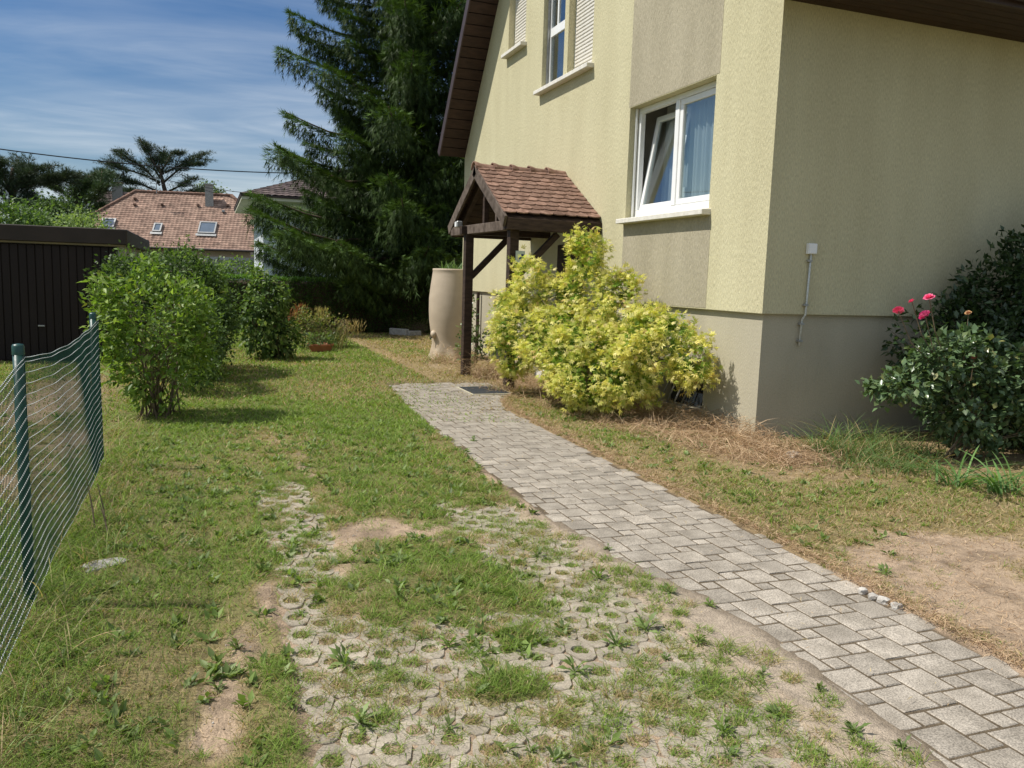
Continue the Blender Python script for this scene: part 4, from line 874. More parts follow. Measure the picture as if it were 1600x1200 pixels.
for wx in (3.4, 7.4):
    mb = MB(); mb.box2((wx, -.05, 1.6), (wx+1.2, -.002, 3.0)); w_ = mb.ob('window', 'white', t); mb = MB(); mb.box2((wx+.08, -.06, 1.68), (wx+1.12, -.052, 2.92)); mb.ob('pane', 'darkglass', w_)
# low grey outbuilding in front of the orange roofed house
q0, q1 = atY(322, 402, 50), atY(404, 408, 50); org = (q0.x, 50, 0)
t = thing('grey_outbuilding', org, 'low grey building with a pale flat roof edge below the orange roof', 'outbuilding')
mb = MB(); mb.box2((0, 0, -1), (q1.x-q0.x+1, 4, q0.z-.12)); mb.ob('wall', 'grey_wall', t); mb = MB(); mb.box2((-.1, -.15, q0.z-.12), (q1.x-q0.x+1, 4.1, q0.z+.05)); mb.ob('roof_edge', 'metal', t)
# ------------------------------------------------------------------ overhead cables
def cable(P0, P1, sag, rad, label):
    P0, P1 = Vector(P0), Vector(P1); d = P1-P0; P0 = P0-d*.8; P1 = P1+d*.8; pts = []
    for i in range(41):
        t_ = i/40; p = P0.lerp(P1, t_); p.z -= sag*(1-(2*t_-1)**2)*1.0-sag*.75; pts.append(p)
    mb = MB(); mb.tube([p-P0 for p in pts], rad, 6); return link('overhead_cable', mb.mesh('overhead_cable', smooth=True), 'cable', None, P0, label=label, cat='cable', group='overhead cables across the sky')
cable(atY(0, 229, 36), atY(412, 266, 38), .9, .022, 'thickest and highest overhead cable passing before the cedar')
cable(atY(320, 292, 55), atY(415, 303, 55), .3, .018, 'thin overhead cable leaving the chimney of the orange roof, upper one')
cable(atY(335, 301, 55), atY(395, 316, 55), .2, .014, 'lowest thin cable between the orange roof and the white house')
# ------------------------------------------------------------------ vegetation
UPV = np.array((0, 0, 1.))
def blobpts(B, n, r, shell=.45, under=0):
    B = np.array(B, float); w = B[:, 3]*B[:, 4]+B[:, 4]*B[:, 5]+B[:, 3]*B[:, 5]; i = r.choice(len(B), n, p=w/w.sum())
    d = unit(r.normal(size=(n, 3))); rad = 1-shell*r.random(n)**1.6; P = B[i, :3]+d*B[i, 3:6]*rad[:, None]; return P, d
def inside(P, B, f=.8):
    k = np.zeros(len(P), bool)
    for b in B: k |= ((((P-np.array(b[:3]))/np.array(b[3:6]))**2).sum(1) < f*f)
    return k
def shrub(name, label, cat, base, B, n, leaf, L, Wd, cols, w=None, mat='leaf', group=None, clumps=90, sig=.10, stems=14, stemr=.012, shell=.4, singles=0, seed=1, up_=.5, droop=0, zmin=.04, lobj='leaf_obj', xmax=None, innercol=None, stem_spread=.25, kind=None, cf=.68):
    r = np.random.default_rng(seed); base = np.array(base, float); nb = int(n*cf)
    Cn, Cd = blobpts(B, clumps, r, shell*.8); i = r.integers(0, clumps, nb); P1 = Cn[i]+r.normal(size=(nb, 3))*sig; D1 = Cd[i]
    P2, D2 = blobpts(B, n-nb, r, shell); P = np.concatenate([P1, P2]); Dn = np.concatenate([D1, D2])
    k = (P[:, 2] > zmin)&~(inside(P, B, .5)&(r.random(len(P)) < .6))
    if xmax is not None: k &= P[:, 0] < xmax
    P, Dn = P[k], Dn[k]; m_ = len(P)
    A = unit(Dn*.8+r.normal(size=(m_, 3))*.65+np.array((0, 0, -droop))); U = unit(UPV*up_*1.6+Dn*.6+r.normal(size=(m_, 3))*.55)
    col = mixcol(m_, cols, w, r=r)
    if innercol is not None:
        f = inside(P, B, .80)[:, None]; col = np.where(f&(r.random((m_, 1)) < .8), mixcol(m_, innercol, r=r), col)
    col = np.clip(col, .005, .95); Ls = L*(.65+.6*r.random(m_)); t = thing(name, tuple(base), label, cat, group)
    if kind: t['kind'] = kind
    Q = P-base
    if singles:
        dist = np.linalg.norm(P-np.array((0, 0, EYE)), axis=1); vis_ = ~inside(P, B, .92); order = np.argsort(dist+np.where(vis_, 0, 50)+r.random(m_)*.35)[:singles]
        var = []
        tv, tf = leaf
        for q in range(5):
            me = npmesh('leaf', tv*np.array((1, Wd/L, 1)), np.array(tf), np.tile(np.clip(mixcol(1, cols, w, r=r), .01, .95), (len(tv), 1))); me.materials.append(M[lobj]); var.append(me)
        Af, Bf, Nf = frames(A, U)
        for q in order:
            o = bpy.data.objects.new('leaf', var[r.integers(5)]); C.objects.link(o); o.parent = t
            mt = Matrix((Vector(Af[q])*Ls[q], Vector(Bf[q])*Ls[q], Vector(Nf[q])*Ls[q])).transposed().to_4x4(); mt.translation = Vector(Q[q]); o.matrix_local = mt
        keep = np.ones(m_, bool); keep[order] = False; Q, A, U, Ls, col, P = Q[keep], A[keep], U[keep], Ls[keep], col[keep], P[keep]
    V, F, Cc = cards(Q, A, U, Ls, Ls*Wd/L, leaf, col); fo = link('foliage', npmesh('foliage', V, F, Cc), mat, t, kind='stuff')
    mb = MB(); Tn, _ = blobpts(B, stems*4, r, .5)
    for s in range(stems):
        a = r.random()*6.28; b0 = Vector((r.normal()*stem_spread*.4, r.normal()*stem_spread*.4, -.02)); tip = Vector(Tn[s]-base); mid = b0.lerp(tip, .5)+Vector((r.normal()*.05, r.normal()*.05, .12*tip.length*.6))
        pts = [b0, b0.lerp(mid, .5)+Vector((0, 0, .03)), mid, mid.lerp(tip, .55), tip]; mb.tube(pts, [stemr, stemr*.85, stemr*.65, stemr*.4, stemr*.15], 5)
        for q in range(3):
            t2 = Vector(Tn[stems+s*3+q]-base); st = pts[2+q % 2]
            if (t2-st).length < .8: mb.tube([st, st.lerp(t2, .5)+Vector((0, 0, .04)), t2], [stemr*.5, stemr*.3, stemr*.1], 4)
    mb.ob('stem', 'twig', t, smooth=True); return t
# golden maple in front of the gable wall
MAP = [(4.66, 9.75, 1.40, .34, .42, .55), (4.56, 9.62, 1.98, .22, .26, .30), (4.84, 9.25, 1.30, .30, .40, .42), (4.12, 10.45, 1.50, .24, .30, .42), (3.88, 10.6, 1.12, .22, .25, .32), (3.9, 10.5, .60, .30, .36, .30), (4.45, 10.2, 1.25, .34, .42, .45), (4.00, 10.45, .95, .42, .52, .36), (4.30, 9.6, .80, .58, .62, .48), (4.38, 9.0, .66, .60, .60, .52), (4.74, 8.15, .88, .46, .46, .42), (4.25, 8.7, .42, .46, .55, .36), (5.0, 7.75, .76, .24, .34, .26), (4.55, 8.35, .55, .4, .4, .38), (4.95, 7.95, 1.12, .2, .22, .18), (4.72, 8.5, 1.15, .2, .2, .16)]
YEL = [(.66,.60,.17),(.74,.68,.24),(.50,.52,.11),(.36,.44,.07),(.80,.70,.34),(.62,.42,.18)]
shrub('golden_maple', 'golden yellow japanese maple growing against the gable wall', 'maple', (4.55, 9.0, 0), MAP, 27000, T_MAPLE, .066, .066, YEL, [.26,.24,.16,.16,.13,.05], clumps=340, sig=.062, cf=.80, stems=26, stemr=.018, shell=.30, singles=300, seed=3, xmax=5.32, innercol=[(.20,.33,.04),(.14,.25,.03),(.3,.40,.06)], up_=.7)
# bushes along the fence
LIME = [(.16,.25,.035),(.22,.33,.055),(.10,.18,.028),(.27,.36,.08),(.18,.17,.05)]
shrub('lilac_bush', 'bright green leafy bush nearest the camera at the fence end', 'bush', (-.52, 9.55, 0), [(-.55, 9.55, 1.02, .52, .5, .52), (-.50, 9.5, .62, .50, .45, .42), (-.78, 9.5, 1.25, .28, .3, .26), (-.22, 9.6, 1.22, .26, .3, .24), (-.50, 9.45, .30, .30, .3, .2), (-.98, 9.45, 1.05, .15, .2, .45), (-1.0, 9.4, 1.42, .10, .12, .14), (-.62, 9.5, 1.58, .12, .12, .12), (-.12, 9.6, 1.42, .12, .12, .12), (-.30, 9.3, .85, .3, .2, .3)], 4300, T_LEAF, .085, .036, LIME, [.3,.24,.26,.14,.06], clumps=130, sig=.06, stems=26, stemr=.011, shell=.4, singles=300, seed=5, up_=.55)
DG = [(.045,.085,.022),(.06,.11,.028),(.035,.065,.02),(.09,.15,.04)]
shrub('privet_bush', 'broad dense dark bush behind the bright green one', 'bush', (-.45, 13.6, 0), [(-.45, 13.6, .95, .85, 1.1, .85), (.0, 13.3, .80, .42, .6, .65), (-.9, 13.9, 1.1, .5, .7, .72), (-.45, 13.4, 1.45, .62, .7, .42), (-.25, 11.7, .62, .42, .9, .56), (-1.15, 13.2, 1.25, .35, .6, .5)], 30000, T_SMALL, .058, .036, [(.07,.12,.03),(.10,.17,.04),(.045,.08,.022),(.17,.25,.07)], clumps=260, sig=.09, stems=18, stemr=.014, shell=.3, seed=6, innercol=DG)  # inner leaves coloured darker, painting in the shade of the dense bush
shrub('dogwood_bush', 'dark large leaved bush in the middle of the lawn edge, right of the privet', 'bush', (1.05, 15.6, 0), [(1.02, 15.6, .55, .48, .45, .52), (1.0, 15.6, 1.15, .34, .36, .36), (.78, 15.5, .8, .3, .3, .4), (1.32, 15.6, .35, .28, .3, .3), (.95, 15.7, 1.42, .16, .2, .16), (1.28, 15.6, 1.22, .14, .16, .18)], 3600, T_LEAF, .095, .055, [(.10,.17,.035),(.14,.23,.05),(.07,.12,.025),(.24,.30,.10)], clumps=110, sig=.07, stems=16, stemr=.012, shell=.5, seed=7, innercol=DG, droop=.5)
# perennials with terracotta pot
PER = [(1.95, 17.7, .40, .34, .3, .34), (2.35, 17.9, .42, .35, .3, .30), (1.85, 17.9, .68, .20, .2, .22), (2.75, 18.0, .30, .25, .25, .3)]
shrub('perennial_flowers', 'tangle of yellowing perennials around the terracotta pot', 'plants', (2.2, 17.8, 0), PER, 1500, T_LEAF, .075, .035, [(.16,.22,.05),(.26,.26,.08),(.30,.25,.12),(.10,.16,.04)], clumps=60, sig=.07, stems=22, stemr=.007, shell=.7, seed=8)
t = thing('flowering_grass', (2.2, 17.8, 0), 'ochre and rusty feathery plumes rising from the perennials', 'plant'); pp = []
for cx, cy, z, c1, nn in ((.05, .1, .55, (.42,.36,.12), 160), (-.42, 0, .62, (.36,.15,.06), 90), (.75, .1, .28, (.46,.36,.14), 120), (-.5, .1, .5, (.38,.17,.07), 50), (.5, 0, .3, (.36,.28,.16), 90)):
    P = np.stack([cx+rng.normal(size=nn)*.09, cy+rng.normal(size=nn)*.08, z+rng.random(nn)*.28], -1); pp.append(cards(P, np.stack([rng.normal(size=nn)*.35, rng.normal(size=nn)*.3, np.ones(nn)], -1), rng.normal(size=(nn, 3)), .13*np.ones(nn), .03*np.ones(nn), T_SPRIG, mixcol(nn, [c1, tuple(1.3*q for q in c1)])))
pp.append(clump(.1, 0, 120, .5, .3, .7, .012, [(.3,.26,.1),(.2,.24,.08)], (.05, .3), (.1, .4), 3, 0.0)); V, F, Cc = merge(pp); link('plume', npmesh('plume', V, F, Cc), 'straw', t, kind='stuff')
pt = gp(500, 549); t = thing('flower_pot', (pt[0], pt[1]-.1, 0), 'wide low terracotta bowl at the foot of the perennials', 'flower pot')
mb = MB(); mb.lathe([(.0, 0), (.19, 0), (.25, .13), (.265, .135), (.27, .17), (.25, .172), (.235, .14), (0, .13)], 26); mb.ob('bowl', 'terracotta', t, smooth=False); mb = MB(); mb.lathe([(0, .145), (.238, .145)], 20); mb.ob('soil', 'bark', t)
shrub('bowl_plant', 'dark leafy plant growing in the terracotta bowl', 'plant', (pt[0], pt[1]-.1, .14), [(pt[0], pt[1]-.1, .26, .26, .2, .14)], 320, T_LEAF, .07, .04, [(.08,.13,.04),(.14,.2,.06)], stems=6, stemr=.005, seed=9, zmin=.15, clumps=20, sig=.05)
# little climber at the canopy post
shrub('climbing_shrub', 'young glossy shrub between the rain barrel and canopy post', 'shrub', (4.28, 13.55, 0), [(4.22, 13.5, .45, .22, .2, .36), (4.28, 13.5, .82, .14, .14, .26), (4.68, 13.5, .62, .18, .16, .13), (4.5, 13.5, .40, .15, .15, .2), (4.25, 13.5, 1.1, .05, .05, .2)], 620, T_LEAF, .072, .045, [(.06,.11,.03),(.10,.17,.04),(.17,.25,.07)], mat='glossleaf', stems=9, stemr=.007, seed=10, clumps=45, sig=.04, shell=.6)
# rose bush, flowers
RC = (6.55, 5.75)
RB = [(6.55, 5.75, .98, .40, .34, .26), (6.15, 5.85, .72, .34, .26, .16), (6.95, 5.7, .85, .42, .34, .28), (6.75, 5.75, .5, .35, .3, .3), (7.3, 5.6, .8, .35, .3, .35), (6.9, 5.7, 1.12, .22, .2, .12), (7.0, 5.6, .5, .5, .3, .35), (7.6, 5.5, .7, .4, .3, .45)]
GL = [(.10,.165,.07),(.14,.215,.10),(.07,.115,.045),(.20,.27,.15),(.28,.27,.10)]
rose = shrub('rose_bush', 'rose bush with pink blooms in front of the shaded wall', 'rose bush', (6.65, 5.7, 0), RB, 6500, T_LEAF, .075, .050, GL, [.3,.26,.24,.14,.06], mat='glossleaf', stems=14, stemr=.009, seed=11, clumps=120, sig=.05, shell=.5, singles=260, lobj='glossleaf_obj', up_=.9)
def bloom(px, py, Y, s, cols, label, dead=False):
    P = atY(px, py, Y); base = Vector((6.65, 5.7, 0)); r = np.random.default_rng(int(px)); A, U, Pp, Ls = [], [], [], []
    for ring, (k, tilt_, l) in enumerate(((6, .25, .9), (7, .65, 1.0), (8, 1.2, 1.05), (4, .08, .7))):
        for i in range(k):
            a = 6.283*i/k+ring*.5+r.normal()*.1; d = np.array((math.cos(a), math.sin(a), 0)); A.append(d*math.sin(tilt_)+UPV*math.cos(tilt_)); U.append(-d*math.cos(tilt_)+UPV*math.sin(tilt_)+1e-3); Pp.append(d*s*.12); Ls.append(s*l)
    tv = np.array([(0,0,0),(.55,.5,.10),(.55,-.5,.10),(.9,.28,.02),(.9,-.28,.02),(1,0,-.05)]); tf = [(0,2,1),(1,2,4),(1,4,3),(3,4,5)]
    Pp = np.array(Pp); Ls = np.array(Ls); V, F, Cc = cards(Pp, np.array(A), np.array(U), Ls, Ls*.95, (tv, tf), mixcol(len(Pp), cols, jit=.08, r=r))
    o = link('rose_bloom', npmesh('rose_bloom', V, F, Cc), 'petal', rose, tuple(P-base), (r.normal()*.4-.35, r.normal()*.3-.25, 0)); o['label'] = label
    mb = MB(); q = P-base; mb.tube([(0.1*q.x, q.y*.3, .75), (q.x*.8+.02, q.y*.8, q.z*.8), (q.x, q.y, q.z)], [.006, .005, .004], 5); mb.ob('flower_stalk', 'twig', rose)
PK = [(.85,.13,.30),(.90,.22,.40),(.78,.09,.24)]
bloom(1404, 487, 5.75, .048, PK, 'pink rose lowest at the left'); bloom(1425, 472, 5.8, .032, PK, 'small pink rose bud'); bloom(1452, 467, 5.75, .050, PK, 'topmost bright pink rose'); bloom(1446, 494, 5.65, .052, [(.72,.07,.30),(.80,.2,.42)], 'magenta rose below the others'); bloom(1522, 561, 5.5, .036, [(.4,.12,.12),(.5,.25,.2)], 'withered dark rose')
bloom(1513, 490, 5.7, .030, [(.55,.33,.15),(.6,.42,.22)], 'dried tan rose')
shrub('laurel_shrub', 'tall dark evergreen shrub behind the roses at the right edge', 'shrub', (8.3, 6.3, 0), [(8.0, 6.2, 1.0, .55, .5, .8), (8.75, 6.1, 1.6, .6, .6, .8), (8.9, 5.9, .8, .7, .6, .8), (7.5, 6.5, .75, .5, .3, .7), (8.2, 6.3, 1.55, .3, .35, .38), (9.4, 6.0, 2.0, .6, .6, .6), (7.9, 5.6, .5, .5, .4, .5), (7.0, 6.6, 1.1, .3, .25, .35), (8.2, 6.0, .4, .7, .5, .42), (9.2, 5.6, .5, .8, .6, .6), (8.4, 6.4, 1.5, .45, .4, .6), (7.6, 6.2, .35, .5, .4, .35), (8.9, 6.3, 2.1, .35, .35, .4), (7.95, 6.5, 1.5, .35, .3, .45), (7.55, 6.5, 1.15, .35, .3, .4), (8.35, 6.4, 1.95, .3, .3, .35)], 26000, T_LEAF, .085, .042, [(.03,.055,.022),(.045,.08,.028),(.06,.10,.035)], mat='glossleaf', stems=20, stemr=.016, seed=12, clumps=260, sig=.09, shell=.5)
# tall grass at the wall and daylily leaves
GR = [(.10,.18,.05),(.15,.24,.07),(.20,.27,.11),(.08,.14,.045)]
pp = []
for px, py, n, rad, h0, h1 in ((1290, 712, 240, .22, .10, .42), (1420, 715, 300, .35, .1, .36), (1350, 735, 260, .35, .04, .2), (1340, 720, 220, .28, .08, .34), (1400, 728, 260, .3, .06, .26), (1240, 705, 70, .2, .08, .3), (1380, 705, 120, .3, .12, .42), (1440, 740, 160, .25, .05, .2), (1330, 700, 80, .3, .2, .5)):
    x, y = gp(px, py); pp.append(clump(x, y, n, rad, h0, h1, .007, GR+STRAW[:1], (.05, .6), (.3, 1.3), 4))
V, F, Cc = merge(pp); link('tall_grass', npmesh('tall_grass', V, F, Cc), 'grass', None, label='tall arching green grass at the foot of the shaded wall', kind='stuff')
for i, (px, py, lb) in enumerate(((1490, 762, 'clump of long arching leaves under the rose bush'), (1560, 772, 'long strap leaves at the right picture edge'))):
    x, y = gp(px, py); t = thing('daylily', (x, y, 0), lb, 'plant', 'strap leaved plants'); pp = [clump(0, 0, 34, .13, .25, .5, .018, [(.10,.19,.05),(.16,.27,.09)], (.1, .9), (.5, 1.5), 6, 0.0)]; V, F, Cc = merge(pp); link('leaves', npmesh('leaves', V, F, Cc), 'leaf', t, kind='stuff')
# hay: long pale stalks heaped against the plinth and along the path edge
def hay(n, fn, L0, L1, cols, zmax, w=.0042):
    P = fn(n); m_ = len(P); P[:, 2] = rng.random(m_)**1.5*zmax*P[:, 2]+gz(P[:, 0], P[:, 1])+.003+.016*(inpath(P[:, 0], P[:, 1]) > .5); az = rng.random(m_)*6.283; A = np.stack([np.cos(az), np.sin(az), rng.normal(size=m_)*.35+.12], -1); Ls = L0+(L1-L0)*rng.random(m_)**1.5
    tv = np.array([(0,.5,0),(0,-.5,0),(.5,.45,.10),(.5,-.45,.10),(1,0,-.02)]); return cards(P, A, unit(UPV+rng.normal(size=(m_, 3))*.5), Ls, np.full(m_, w), (tv, [(0,1,3),(0,3,2),(2,3,4)]), mixcol(m_, cols))
HAY = [(.52,.375,.225),(.62,.47,.30),(.40,.27,.155),(.33,.21,.13)]
def fwall(n):
    y = 5.7+rng.random(n)*6.2; u = rng.random(n)**.8; x0 = np.interp(y, [5.7, 6.6, 8, 10, 12], [4.6, 4.35, 4.0, 3.75, 4.15]); x = x0+(5.38-x0)*u; k = (n2.f(x, y, .4) > .33)|(y < 8.2); dens = np.interp(y, [5.7, 6.3, 8.2, 9, 12], [.4, 1, 1, .45, .5]); k &= rng.random(n) < dens
    zz = (.25+.95*sstep(x0, 5.3, x))*np.interp(y, [5.7, 7, 9, 12], [.5, 1, .8, .8]); return np.stack([x, y, zz], -1)[k]
def fcorner(n): x = 4.9+rng.random(n)*1.0; y = 5.9+rng.random(n)*1.1; return np.stack([x, y, np.full(n, .6)*sstep(5.7, 6.9, y)+.15], -1)[x+y*.3 < 7.6]
def fedge(n): y = 1.6+rng.random(n)*9; x = xr(y)-.03+np.abs(rng.normal(size=n))*.11; k = n3.f(x, y, .25) > .30; return np.stack([x, y, np.full(n, .3)], -1)[k]
def ffield(n): x = 3.5+rng.random(n)*3.2; y = 2+rng.random(n)*4.6; k = (x-3.5 < y*.75)&(n1.f(x, y, .5) > .28); return np.stack([x, y, np.full(n, .12)], -1)[k]
def fpost(n):
    c_ = np.array([(4.15, 12.6), (3.95, 11.2), (4.45, 11.9), (4.1, 14.6), (4.0, 12.9)])[rng.integers(0, 5, n)]; p = c_+rng.normal(size=(n, 2))*.22; return np.stack([p[:, 0], p[:, 1], np.full(n, 1.1)], -1)
def flawn(n): x = -.7+rng.random(n)*2.8; y = 2+rng.random(n)*9; k = (n3.f(x, y, .6) > .45)&(rng.random(n) < .6); return np.stack([x, y, np.full(n, .18)], -1)[k]
def fpath(n): y = 2+rng.random(n)*9.6; x = xl(y)+rng.random(n)*(xr(y)-xl(y)); k = (n4.f(x, y, .3) > .60)|(rng.random(n) < .04); return np.stack([x, y, np.full(n, .13)], -1)[k]
pp = [hay(15000, fwall, .08, .26, HAY, .16), hay(1600, fcorner, .07, .2, HAY, .12), hay(14000, fedge, .02, .07, HAY, .05, .003), hay(13000, ffield, .015, .09, HAY, .05, .0028), hay(1500, fpost, .10, .34, HAY, .28), hay(2600, flawn, .03, .10, HAY, .05, .003), hay(2200, fpath, .012, .05, [(.45,.30,.16),(.5,.4,.2)], .05, .0025)]
pp.append(clump(4.2, 12.35, 260, .24, .15, .42, .008, HAY+[(.3,.3,.12)], (.1, .5), (.2, .9), 3)); pp.append(clump(3.95, 10.95, 150, .22, .08, .25, .006, HAY+GREEN[:1], (.1, .6), (.2, .9), 3)); pp.append(clump(4.1, 14.9, 220, .3, .08, .3, .009, HAY+GREEN[:2], (.1, .6), (.2, .9), 3))
V, F, Cc = merge(pp); link('dry_grass', npmesh('dry_grass', V, F, Cc), 'straw', None, label='pale dead grass stalks heaped along the house wall and path edge', kind='stuff')
# bits of grit on the bare soil
def grit(n, fn):
    P = fn(n); m_ = len(P); P[:, 2] = gz(P[:, 0], P[:, 1])+.001; s = .003+.006*rng.random(m_)**2; return cards(P, rng.normal(size=(m_, 3)), rng.normal(size=(m_, 3)), s, s, (np.array([(-.6,-.5,-.3),(.6,-.4,-.3),(0,.6,-.3),(0,0,.5)]), [(0,1,3),(1,2,3),(2,0,3),(0,2,1)]), mixcol(m_, [(.5,.45,.38),(.35,.27,.2),(.6,.57,.52),(.25,.18,.13)]))
def fg(n): x = -.5+rng.random(n)*6.2; y = 1.8+rng.random(n)*5; k = (gdens(x, y) < .35)&(inpath(x, y) < .3)&(x < 1.2+y*.85); return np.stack([x, y, np.zeros(n)], -1)[k]
V, F, Cc = grit(22000, fg); link('grit', npmesh('grit', V, F, Cc), 'straw', None, label='small stones and crumbs scattered on the bare soil', kind='stuff')
# dandelion rosettes
def rosette(seed, n, L, cols):
    r = np.random.default_rng(seed); a = r.random(n)*6.283; el = .15+.9*r.random(n)**1.3; A = np.stack([np.cos(a)*np.cos(el), np.sin(a)*np.cos(el), np.sin(el)], -1); Ls = L*(.5+.6*r.random(n))
    tv = np.array([(0,.06,0),(0,-.06,0),(.3,.28,.05),(.3,-.28,.05),(.42,.14,.03),(.42,-.14,.03),(.65,.5,.02),(.65,-.5,.02),(.8,.2,-.04),(.8,-.2,-.04),(1,0,-.16)]); tf = [(0,1,3),(0,3,2),(2,3,5),(2,5,4),(4,5,7),(4,7,6),(6,7,9),(6,9,8),(8,9,10)]
    V, F, Cc = cards(np.zeros((n, 3))+r.normal(size=(n, 3))*.006, A, np.tile(UPV, (n, 1))+r.normal(size=(n, 3))*.3, Ls, Ls*.26, (tv, tf), mixcol(n, cols, r=r)); me = npmesh('leaves', V, F, Cc); me.materials.append(M['leaf']); return me
RS = [rosette(1, 22, .10, [(.15,.22,.05),(.20,.28,.07)]), rosette(2, 16, .13, [(.17,.24,.07),(.22,.29,.10)]), rosette(3, 28, .08, [(.12,.18,.05),(.18,.24,.08)]), rosette(4, 20, .09, [(.20,.25,.09),(.14,.18,.06)])]
DP = [(604,862),(650,848),(690,862),(415,890),(430,870),(455,860),(660,1000),(630,985),(455,1110),(540,1040),(585,1045),(370,1020),(700,1010),(620,940),(655,925),(1280,1085),(1110,950),(1045,930),(950,860),(790,895),(935,905),(1010,985),(880,985),(340,1085),(470,960),(740,690),(700,740),(840,870),(760,930),(900,1050),(1040,1030),(975,1120),(1130,1145),(1215,1120),(1335,1150),(1190,1060),(1090,1010),(965,1010),(830,1175),(500,820),(420,770),(1385,900),(1140,1180),(680,950),(475,730),(560,1130),(1410,1175),(700,1140)]
for i, (px, py) in enumerate(DP):
    x, y = gp(px, py); t = thing('dandelion_plant', (x, y, float(gz(x, y))+.002), 'small toothed dandelion rosette growing in the paving and lawn', 'weed', 'dandelion rosettes in paving and lawn', rz=rng.random()*6)
    o = link('leaves', RS[i % 4], None, t); s = .40+.45*rng.random(); o.scale = (s, s, s*(.8+.6*rng.random()))
pp = []
for i in range(1500):
    x = -.6+rng.random()*6; y = 1.9+rng.random()*7
    if (x > 3.3 and rng.random() < .6) or gdens(x, y) < .12 or inpath(x, y) > .2 or x > 1.2+y*.8: continue
    n = int(5+8*rng.random()); a = rng.random(n)*6.283; el = .2+.9*rng.random(n); A = np.stack([np.cos(a)*np.cos(el), np.sin(a)*np.cos(el), np.sin(el)], -1); Ls = .03+.04*rng.random(n); P = np.tile((x, y, float(gz(x, y))), (n, 1))+rng.normal(size=(n, 3))*(.015, .015, 0)
    pp.append(cards(P, A, np.tile(UPV, (n, 1))+rng.normal(size=(n, 3))*.3, Ls, Ls*.42, T_LEAF, mixcol(n, [(.15,.22,.05),(.20,.28,.075),(.25,.31,.12),(.12,.17,.05)])))
# long weeds along the fence foot
for y in np.arange(2.2, 9, .10):
    if rng.random() < .75: pp.append(clump(float(fx_(y))+.08+rng.normal()*.1, y, int(12+20*rng.random()), .12, .05, .16+.16*rng.random(), .0045, GREEN+STRAW, (.1, .9), (.3, 1.3), 4))
V, F, Cc = merge(pp); link('lawn_weeds', npmesh('lawn_weeds', V, F, Cc), 'leaf', None, label='broad leaved weeds and long grass scattered in the lawn and along the fence', kind='stuff')
# dry stalks by the fence
t = thing('dry_stalk', (-.66, 5.3, 0), 'pale dead stems leaning on the fence between the posts', 'dead stems')
for i, (dx, dy, h) in enumerate(((0, 0, .34), (.05, .08, .28), (.08, -.1, .2))):
    mb = MB(); mb.tube([(dx, dy, 0), (dx-.02, dy+.05, h*.45), (dx-.05, dy+.07, h)], [.005, .005, .002], 5); mb.ob('stalk', 'twig', t)
# hedge
t = thing('hedge', (4.5, 23.2, 0), 'long clipped dark green hedge across the end of the lawn', 'hedge')
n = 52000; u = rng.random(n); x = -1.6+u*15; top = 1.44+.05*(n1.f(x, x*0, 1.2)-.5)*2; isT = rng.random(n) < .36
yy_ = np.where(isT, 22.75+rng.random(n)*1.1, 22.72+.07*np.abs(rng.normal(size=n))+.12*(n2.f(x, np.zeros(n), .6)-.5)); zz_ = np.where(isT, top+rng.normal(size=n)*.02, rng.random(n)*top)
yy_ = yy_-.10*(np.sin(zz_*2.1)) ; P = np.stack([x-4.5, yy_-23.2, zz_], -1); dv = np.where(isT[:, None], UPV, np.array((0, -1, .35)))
V, F, Cc = cards(P, dv+rng.normal(size=(n, 3))*.6, dv+rng.normal(size=(n, 3))*.7, .06*(.6+.8*rng.random(n)), .034*np.ones(n), T_SMALL, np.where(isT[:, None], mixcol(n, [(.10,.20,.035),(.14,.27,.045)]), mixcol(n, [(.045,.085,.022),(.08,.15,.03)]))); link('foliage', npmesh('foliage', V, F, Cc), 'leaf', t, kind='stuff')  # top leaves take a brighter green, sunlight painted into their colour
mb = MB(); mb.box2((-6.0, -.33, 0), (10.4, .6, 1.36)); mb.ob('twig_core_box', 'bark', t, .08)  # solid dark box added as hedge core, standing in for the twig mass
shrub('loose_bush', 'loose sunlit greenery on the hedge top beside the outbuilding', 'bush', (.6, 24.5, 0), [(.75, 24.5, 1.7, .45, .3, .22), (.2, 24.6, 1.5, .5, .3, .25), (1.2, 24.5, 1.55, .3, .3, .15)], 1100, T_LEAF, .10, .06, [(.16,.25,.06),(.22,.32,.09)], stems=8, seed=14, clumps=40)
shrub('twiggy_plant', 'dry twiggy plant behind the white edging stones', 'plant', (5.3, 22.0, 0), [(5.35, 22.0, .25, .5, .3, .22)], 500, T_LEAF, .06, .02, [(.2,.22,.08),(.14,.17,.06)], stems=26, stemr=.008, seed=15, clumps=30)
